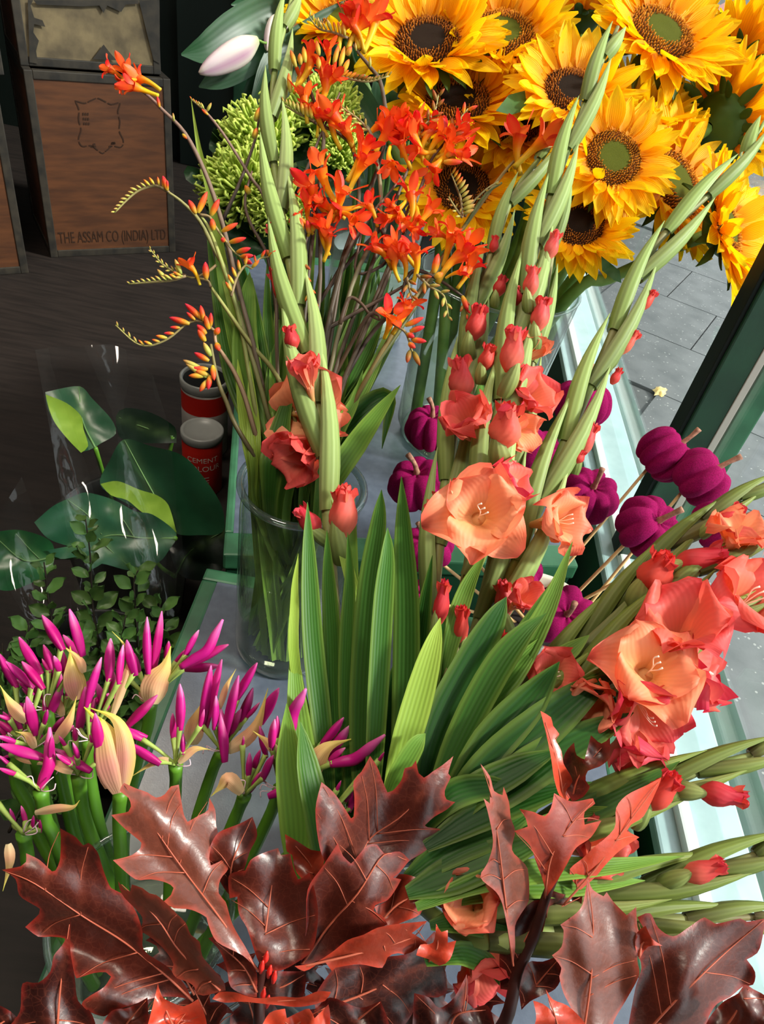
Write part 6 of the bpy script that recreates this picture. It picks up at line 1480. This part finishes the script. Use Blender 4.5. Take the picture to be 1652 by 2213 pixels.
def mum(px, py, t, rpx, face, label, seed, leaves):
    P = U(px, py, t); n = camdir(*face); R = rpx * t / FOC; rnd = random.Random(seed)
    foot = LV + Vector((rnd.uniform(-.05, .05), rnd.uniform(-.05, .05), .02))
    root = empty('chrysanthemum', foot, label, 'chrysanthemum', 'green spider chrysanthemums')
    M = axis_m(P - n * R * .35, n, rnd.uniform(0, 6)) @ Matrix.Scale(R, 4)
    o = put('florets', MUM[seed % 2], 'mum_floret', root, M); o['kind'] = 'stuff'
    put('core', DOME, 'mum_core', root, M)
    rim = LV + Vector((-.06 + rnd.uniform(-.02, .05), -.05, .42))
    part('stem', tube([foot, rim, (P - n * R * .9).lerp(rim, .4), P - n * R * .9, P - n * R * .3], [.004, .004, .0035, .003], 7, 4), 'stalk_green', root)
    for (out, mid, t2) in leaves:
        d, fn = leafdata(curvy(out), mid, t2, t2 - .01, cup=.02, wav=.006, wl=60, step=10, seed=seed)
        lf = part('leaf', d, 'mum_leaf', root)
        part('midrib', tube([fn(*p) for p in mid], [.0012, .0005], 5, 3), 'sepal_green', lf)
mum(555, 290, 1.08, 100, (-.35, .55, .75), 'green chrysanthemum head just left of the tall spike, upper of the left pair', 1,
    [([(455, 300), (462, 275), (485, 290), (505, 300), (510, 330), (490, 345), (468, 335), (452, 322)], [(505, 335), (458, 285)], 1.09)])
mum(510, 390, 1.04, 98, (-.45, .40, .80), 'green chrysanthemum head lowest at left, shaggy and wide', 2,
    [([(397, 372), (405, 358), (430, 365), (448, 380), (440, 400), (415, 398), (402, 388)], [(445, 390), (400, 370)], 1.05), ([(440, 430), (500, 415), (560, 440), (590, 490), (575, 540), (520, 560), (470, 520), (450, 470)], [(570, 530), (460, 450)], 1.06)])
mum(595, 440, 1.02, 74, (-.1, .25, .95), 'small green chrysanthemum head behind the tall spike', 3, [([(560, 500), (620, 480), (660, 540), (640, 600), (580, 580)], [(640, 590), (570, 510)], 1.05)])
mum(700, 228, 1.10, 92, (.15, .75, .60), 'green chrysanthemum head at upper right behind the orange blossoms', 4, [([(600, 270), (640, 250), (690, 290), (680, 330), (640, 350), (610, 310)], [(680, 335), (605, 275)], 1.12), ([(740, 250), (790, 260), (800, 320), (760, 340), (735, 300)], [(740, 330), (790, 265)], 1.12)])
mum(738, 312, 1.06, 66, (.3, .5, .8), 'small green chrysanthemum head below the hanging red tubes', 5, [([(640, 350), (700, 340), (770, 360), (800, 410), (740, 430), (670, 410)], [(790, 405), (650, 360)], 1.09)])

# ------------------------------------------------------------------ lily
mat('lily_leaf', S(44, 84, 50), 0.4, 0.4, col2=S(30, 64, 38), nscale=12, transl=0.12, stripe=0.03, stripes=2, bump=0.05)
mat('lily_bud', vcol=True, rough=0.45, spec=0.35, transl=0.2)
lr = empty('lily', LV + Vector((0, 0, .02)), 'lily stem with a plump pale pink bud and dark leaves at the top', 'lily')
part('stem', tube([LV + Vector((.0, .0, .02)), LV + Vector((-.02, 0, .42)), U(690, 180, 1.36), U(640, 60, 1.24), U(610, 30, 1.20)], [.005, .005, .004, .003], 8, 4), 'stalk_green', lr)
def lily_bud(a, b, w, tip):
    rows = []; cols = []
    for i in range(15):
        v = i / 14; r = interp([.30, .62, .85, .97, 1.0, .97, .9, .8, .66, .46, .12], v)
        rows.append([Vector((r * .5 * (1 + .10 * math.cos(3 * t_)) * math.cos(t_), r * .5 * (1 + .10 * math.cos(3 * t_)) * math.sin(t_), v)) for t_ in [6.2832 * k / 24 for k in range(24)]])
        cols.append([mixc(ramp([(0, S(190, 200, 150)), (.2, S(226, 216, 206)), (.9, S(222, 200, 210)), (1, S(230, 216, 200))], v), S(186, 120, 168), .85 * max(0, math.cos(3 * t_ + 3.14)) ** 1.2 * min(1, v * 3) * (1 - v * .4)) for t_ in [6.2832 * k / 24 for k in range(24)]])
    V, F, C, Uv = grid(rows, cols, True); F += [tuple(range(23, -1, -1)), tuple(14 * 24 + k for k in range(24))]
    put('bud', mesh('bud', V, F, C, Uv), 'lily_bud', lr, seg(a, b, w))
lily_bud(U(556, 86, 1.15), U(431, 158, 1.12), 56 * 1.13 / FOC, None)
part('pedicel', tube([U(556, 86, 1.15), U(580, 92, 1.17), U(610, 60, 1.20)], .0022, 6, 4), 'stalk_green', lr)
lily_bud(U(600, 35, 1.19), U(578, 110, 1.17), 40 * 1.13 / FOC, None)
lily_bud(U(640, 40, 1.22), U(612, 95, 1.19), 40 * 1.13 / FOC, None)
for pts, w in (([(690, 14, 1.26), (600, 20, 1.24), (520, 60, 1.2), (450, 105, 1.18), (392, 118, 1.17)], 78), ([(600, 90, 1.2), (540, 130, 1.18), (480, 165, 1.17), (430, 188, 1.165)], 54), ([(780, 0, 1.25), (720, 45, 1.22), (650, 90, 1.2), (590, 130, 1.18), (540, 230, 1.17)], 60),
               ([(620, 60, 1.21), (570, 150, 1.2), (540, 220, 1.2), (505, 290, 1.19)], 44), ([(640, 100, 1.21), (620, 170, 1.2), (640, 240, 1.2), (680, 290, 1.2)], 70), ([(700, 120, 1.24), (760, 200, 1.22), (800, 260, 1.2), (830, 300, 1.2)], 70),
               ([(770, 60, 1.25), (790, 120, 1.24), (830, 160, 1.22), (860, 200, 1.2)], 50), ([(690, -10, 1.28), (640, -10, 1.26), (560, 0, 1.25), (500, 10, 1.22)], 50), ([(800, 30, 1.22), (790, 60, 1.2), (785, 100, 1.2), (795, 130, 1.2)], 40), ([(860, 60, 1.28), (830, 200, 1.26), (850, 260, 1.25), (880, 310, 1.24)], 60)):
    part('leaf', blade([U(*p) for p in pts], w * 1.2 / FOC, [.3, .7, .95, 1, .95, .8, .5, .05], None, fold=.2, col=lambda v, u: S(50, 90, 50)), 'lily_leaf', lr)
for i, (x, y) in enumerate(((735, 0), (800, 20), (862, 40))):
    e = empty('flower_stalk', LV + Vector((-.04 + .04 * i, .02, .02)), ('plain green stalk at the top, left of the sunflowers', 'plain green stalk in the back vase under the topmost spray', 'plain green stalk in the back vase nearest the dark centred sunflower')[i], 'stalk', 'plain stalks in the back vase')
    part('stem', tube([LV + Vector((-.04 + .04 * i, .02, .02)), LV + Vector((-.03 + .03 * i, 0, .42)), U(x, y + 60, 1.3), U(x, y - 60, 1.28)], .0042, 7, 4), 'stalk_green', e)
    part('leaf', blade([U(x, y + 40, 1.3), U(x + 30, y + 80, 1.28), U(x + 50, y + 150, 1.27)], .035, None, None, .2, col=lambda v, u: S(50, 90, 50)), 'lily_leaf', e)

# ------------------------------------------------------------------ large leaves wrapped in clear sleeves, small-leaved twigs (left)
mat('big_leaf', vcol=True, rough=0.30, spec=0.5, bump=0.12, bscale=90, transl=0.05)
mat('big_vein', S(96, 130, 78), 0.5, 0.3)
mat('bucket_black', S(16, 18, 18), 0.5, 0.4)
BK = Vector((-0.47, 1.05, FZ))
r = empty('bucket', BK, 'dark bucket on the floor holding the wrapped large leaves', 'bucket')
part('wall', lathe([(.0, .001), (.10, .001), (.105, .01), (.13, .26), (.136, .262), (.136, .27), (.128, .268), (.12, .24)], BK, 32), 'bucket_black', r)
part('base', lathe([(.12, .18), (0, .18)], BK, 24), 'bucket_black', r)
c5 = ((0, 600), .3435)
def bigcol(a, b): return lambda de, dm, dv, r_: mixc(mixc(a, b, r_ * .5), S(110, 140, 84), .45 * math.exp(-dv / 5))
def bigleaf(out, mid, tb, tt, label, cols, veins=(), fold=None, **kw):
    foot = BK + Vector((random.uniform(-.05, .05), random.uniform(-.05, .05), .185))
    root = empty('large_leaf', foot, label, 'leaf', 'large dark leaves wrapped in clear sleeve')
    o = K(*c5, out); md = K(*c5, mid); vs_ = [K(*c5, v) for v in veins]
    o = curvy(o, 5)
    d, fn = leafdata(o, md, tb, tt, veins=vs_, colf=bigcol(*cols), step=15, bulge=.004, **kw)
    lf = part('blade', d, 'big_leaf', root)
    part('midrib', tube([fn(*p) for p in md], [.002, .0014, .0007], 5, 4), 'big_vein', lf)
    for v in vs_: part('side_vein', tube([fn(*p) for p in v], [.0012, .0005], 4, 4), 'big_vein', lf)
    part('petiole', tube([foot, foot.lerp(fn(*md[0]), .6) + Vector((0, 0, -.02)), fn(*md[0])], .004, 6, 4), 'ner_stalk', root)
    if fold:
        for out2, t2 in fold:
            d2, _ = leafdata(curvy(K(*c5, out2), 5), [K(*c5, out2)[0], K(*c5, out2)[len(out2) // 2]], t2, t2, colf=lambda de, dm, dv, r_: mixc(S(116, 150, 44), S(138, 168, 60), r_), step=15, cup=.01, wav=.002, seed=3)
            part('folded_underside', d2, 'big_leaf', root)
random.seed(77)
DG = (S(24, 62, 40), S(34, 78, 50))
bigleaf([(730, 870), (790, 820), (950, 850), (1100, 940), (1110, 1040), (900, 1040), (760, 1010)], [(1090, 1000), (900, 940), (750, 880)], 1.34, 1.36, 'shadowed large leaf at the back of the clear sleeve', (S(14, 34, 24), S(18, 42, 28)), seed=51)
bigleaf([(285, 720), (500, 683), (580, 760), (700, 890), (730, 980), (640, 1040), (560, 1085), (500, 1090), (420, 1010), (350, 920), (300, 830)], [(600, 1070), (520, 900), (495, 690)], 1.27, 1.30, 'upper large leaf in the sleeve with its pale green underside folded up', DG,
        fold=[([(287, 735), (420, 790), (510, 870), (525, 950), (555, 1060), (510, 1102), (430, 1020), (350, 920), (310, 830)], 1.255)], seed=52, roll=.0003)
bigleaf([(630, 1300), (690, 1150), (780, 1018), (950, 1060), (1150, 1120), (1300, 1280), (1400, 1450), (1400, 1600), (1250, 1620), (1110, 1610), (950, 1500), (760, 1400)], [(1110, 1600), (950, 1330), (785, 1025)], 1.20, 1.24, 'middle large leaf bent over with a bright green folded edge, left of the jar', DG, seed=53, roll=-.0003, cup=.01,
        fold=[([(632, 1298), (740, 1280), (880, 1335), (990, 1370), (1060, 1430), (1112, 1605), (1010, 1530), (900, 1480), (800, 1400), (700, 1370)], 1.185)])
bigleaf([(215, 1540), (330, 1440), (430, 1390), (540, 1352), (720, 1400), (850, 1470), (960, 1490), (1110, 1610), (1060, 1720), (1000, 1790), (830, 1842), (640, 1800), (580, 1835), (500, 1760), (380, 1770), (295, 1715), (430, 1690), (300, 1640)], [(1105, 1640), (900, 1640), (700, 1620), (430, 1695)], 1.16, 1.13,
        'broad front large leaf lying flat with pale veins, above the small leaved twigs', (S(30, 76, 52), S(42, 92, 62)), veins=[[(640, 1615), (560, 1500), (430, 1400)], [(850, 1640), (780, 1530), (700, 1420)], [(620, 1640), (700, 1720), (830, 1830)]], seed=54, cup=.006)
bigleaf([(-30, 1600), (130, 1588), (310, 1650), (345, 1740), (310, 1850), (200, 1920), (60, 1970), (-30, 1960)], [(330, 1760), (150, 1780), (-20, 1640)], 1.13, 1.10, 'large leaf cut off by the left edge of the picture', (S(30, 84, 46), S(40, 100, 54)), seed=55, cup=.015, veins=[[(250, 1770), (180, 1700), (100, 1610)]])
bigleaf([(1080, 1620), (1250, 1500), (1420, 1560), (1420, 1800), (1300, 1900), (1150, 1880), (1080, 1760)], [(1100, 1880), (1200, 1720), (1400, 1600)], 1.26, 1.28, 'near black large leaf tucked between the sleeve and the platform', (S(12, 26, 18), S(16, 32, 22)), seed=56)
def sleeve(out, mid, t, label, seed, wav):
    d, fn = leafdata(out, mid, t, t + .02, wav=wav, wl=130, step=16, seed=seed, bulge=0)
    o = part('plastic_sleeve', d, 'cellophane'); tag(o, label, 'plastic sleeve', 'clear plastic sleeves round the large leaves')
sleeve([(76, 756), (115, 750), (150, 748), (240, 744), (290, 762), (330, 810), (365, 920), (380, 1060), (385, 1220), (370, 1400), (300, 1480), (220, 1400), (150, 1180), (108, 930)], [(260, 1460), (170, 755)], 1.10, 'tall clear plastic sleeve with a straight open top round the upper leaf', 1, .008)
sleeve([(-20, 1140), (47, 1030), (78, 1120), (170, 1050), (205, 1008), (300, 1020), (390, 1110), (400, 1250), (385, 1360), (330, 1400), (60, 1420), (-20, 1300)], [(200, 1400), (200, 1020)], 1.03, 'lower crumpled clear sleeve with a peaked corner at the left edge', 2, .008)
for k, (x0, y0, x1, y1) in enumerate(((384, 1110, 372, 1330), (352, 1180, 345, 1260))):
    pass
# twigs with small wavy leaves
mat('pitt_leaf', S(76, 112, 52), 0.38, 0.45, col2=S(96, 130, 66), nscale=90, transl=0.12, rand=0.3, hue=0.01)
mat('pitt_stem', S(40, 32, 24), 0.6, 0.3)
def pitt_leaf_mesh(seed):
    rnd = random.Random(seed); rows = []; ph = rnd.uniform(0, 6)
    for i in range(8):
        v = i / 7; w = .5 * interp([.08, .5, .85, 1, .97, .8, .5, .05], v) * .62
        rows.append([Vector((u * w, .10 * u * u + .05 * math.sin(v * 11 + ph + u * 2) * abs(u) - .12 * v * v, v)) for u in (-1, -.5, 0, .5, 1)])
    V, F, C, Uv = grid(rows); return mesh('leaf', V, F, None, Uv)
PLF = [pitt_leaf_mesh(k) for k in range(4)]
PB = Vector((-0.40, 0.68, FZ))
r = empty('bucket', PB, 'black bucket on the floor under the small leaved twigs', 'bucket')
part('wall', lathe([(.0, .001), (.09, .001), (.095, .01), (.12, .26), (.126, .262), (.126, .27), (.118, .268), (.11, .24)], PB, 32), 'bucket_black', r)
part('base', lathe([(.11, .18), (0, .18)], PB, 24), 'bucket_black', r)
def twig(path, t, n, lpx, label, seed):
    rnd = random.Random(seed)
    foot = PB + Vector((rnd.uniform(-.05, .05), rnd.uniform(-.05, .05), .182))
    P = [U(x, y, t + .004 * i) for i, (x, y) in enumerate(path)]
    root = empty('leafy_twig', foot, label, 'twig', 'small leaved green twigs')
    pts = smooth([foot] + P, 6)
    part('stem', tube(pts, [.0024, .002, .0016, .0009], 6, 0), 'pitt_stem', root)
    vis = smooth(P, 6); n = int(n * 1.5)
    for k in range(n):
        f = (k + rnd.uniform(0, .8)) / n; p, T = polyline_at(vis, min(.999, f))
        a = k * 2.4 + rnd.uniform(-.4, .4); o = T.orthogonal().normalized(); o.rotate(Quaternion(T, a))
        o = (o + camdir(0, .25, .45) * .5).normalized()
        d = (o * 1.0 + T * rnd.uniform(.2, .7)).normalized(); L = lpx * 1.35 * t / FOC * rnd.uniform(.7, 1.25) * (1 - .25 * f)
        q = p + o * .006 * rnd.random()
        put('leaf', PLF[k % 4], 'pitt_leaf', root, seg(q, q + d * L, L, camdir(rnd.uniform(-.6, .8), rnd.uniform(.0, .9), .8)))
TW = [
    ([(235, 1560), (215, 1420), (200, 1300), (195, 1200), (185, 1122)], .98, 26, 40, 'tallest small leaved twig, pale tip standing before the broad flat leaf'),
    ([(140, 1560), (130, 1440), (110, 1330), (100, 1250), (95, 1215)], .97, 20, 38, 'small leaved twig left of the tallest, drooping leaflets'),
    ([(290, 1560), (300, 1440), (295, 1340), (290, 1260), (300, 1230)], .96, 22, 40, 'small leaved twig right of the tallest, by the sleeve edge'),
    ([(240, 1600), (250, 1480), (262, 1390), (272, 1330)], .93, 20, 42, 'bushy middle twig just behind the highest nerine buds'),
    ([(60, 1620), (55, 1500), (60, 1400), (62, 1350)], .93, 16, 42, 'small leaved twig rising left of the long nerine buds'),
    ([(20, 1640), (14, 1520), (8, 1430), (5, 1390)], .92, 14, 44, 'small leaved twig at the left edge of the picture'),
    ([(360, 1560), (365, 1450), (350, 1360), (345, 1300)], .99, 18, 40, 'shaded small leaved twig nearest the platform edge'),
    ([(190, 1640), (180, 1540), (165, 1440), (160, 1370)], .92, 20, 42, 'twig of small leaves showing between the nerine buds at left'),
    ([(320, 1640), (330, 1560), (320, 1480), (300, 1420)], .93, 18, 40, 'dark twig below the bushy middle one, behind the right spraying nerine'),
    ([(100, 1760), (140, 1700), (190, 1660), (230, 1610)], .90, 18, 42, 'low shaded twig of small leaves behind the nerine stalks'),
    ([(30, 1780), (60, 1720), (90, 1660), (120, 1600)], .90, 16, 42, 'lowest shaded twig behind the nerine stalks at left edge'),
    ([(330, 1760), (310, 1700), (290, 1640), (270, 1560)], .90, 16, 40, 'dim twig between the fat closed nerine bud and the platform'),
]
for i, a in enumerate(TW): twig(*a, 200 + i)
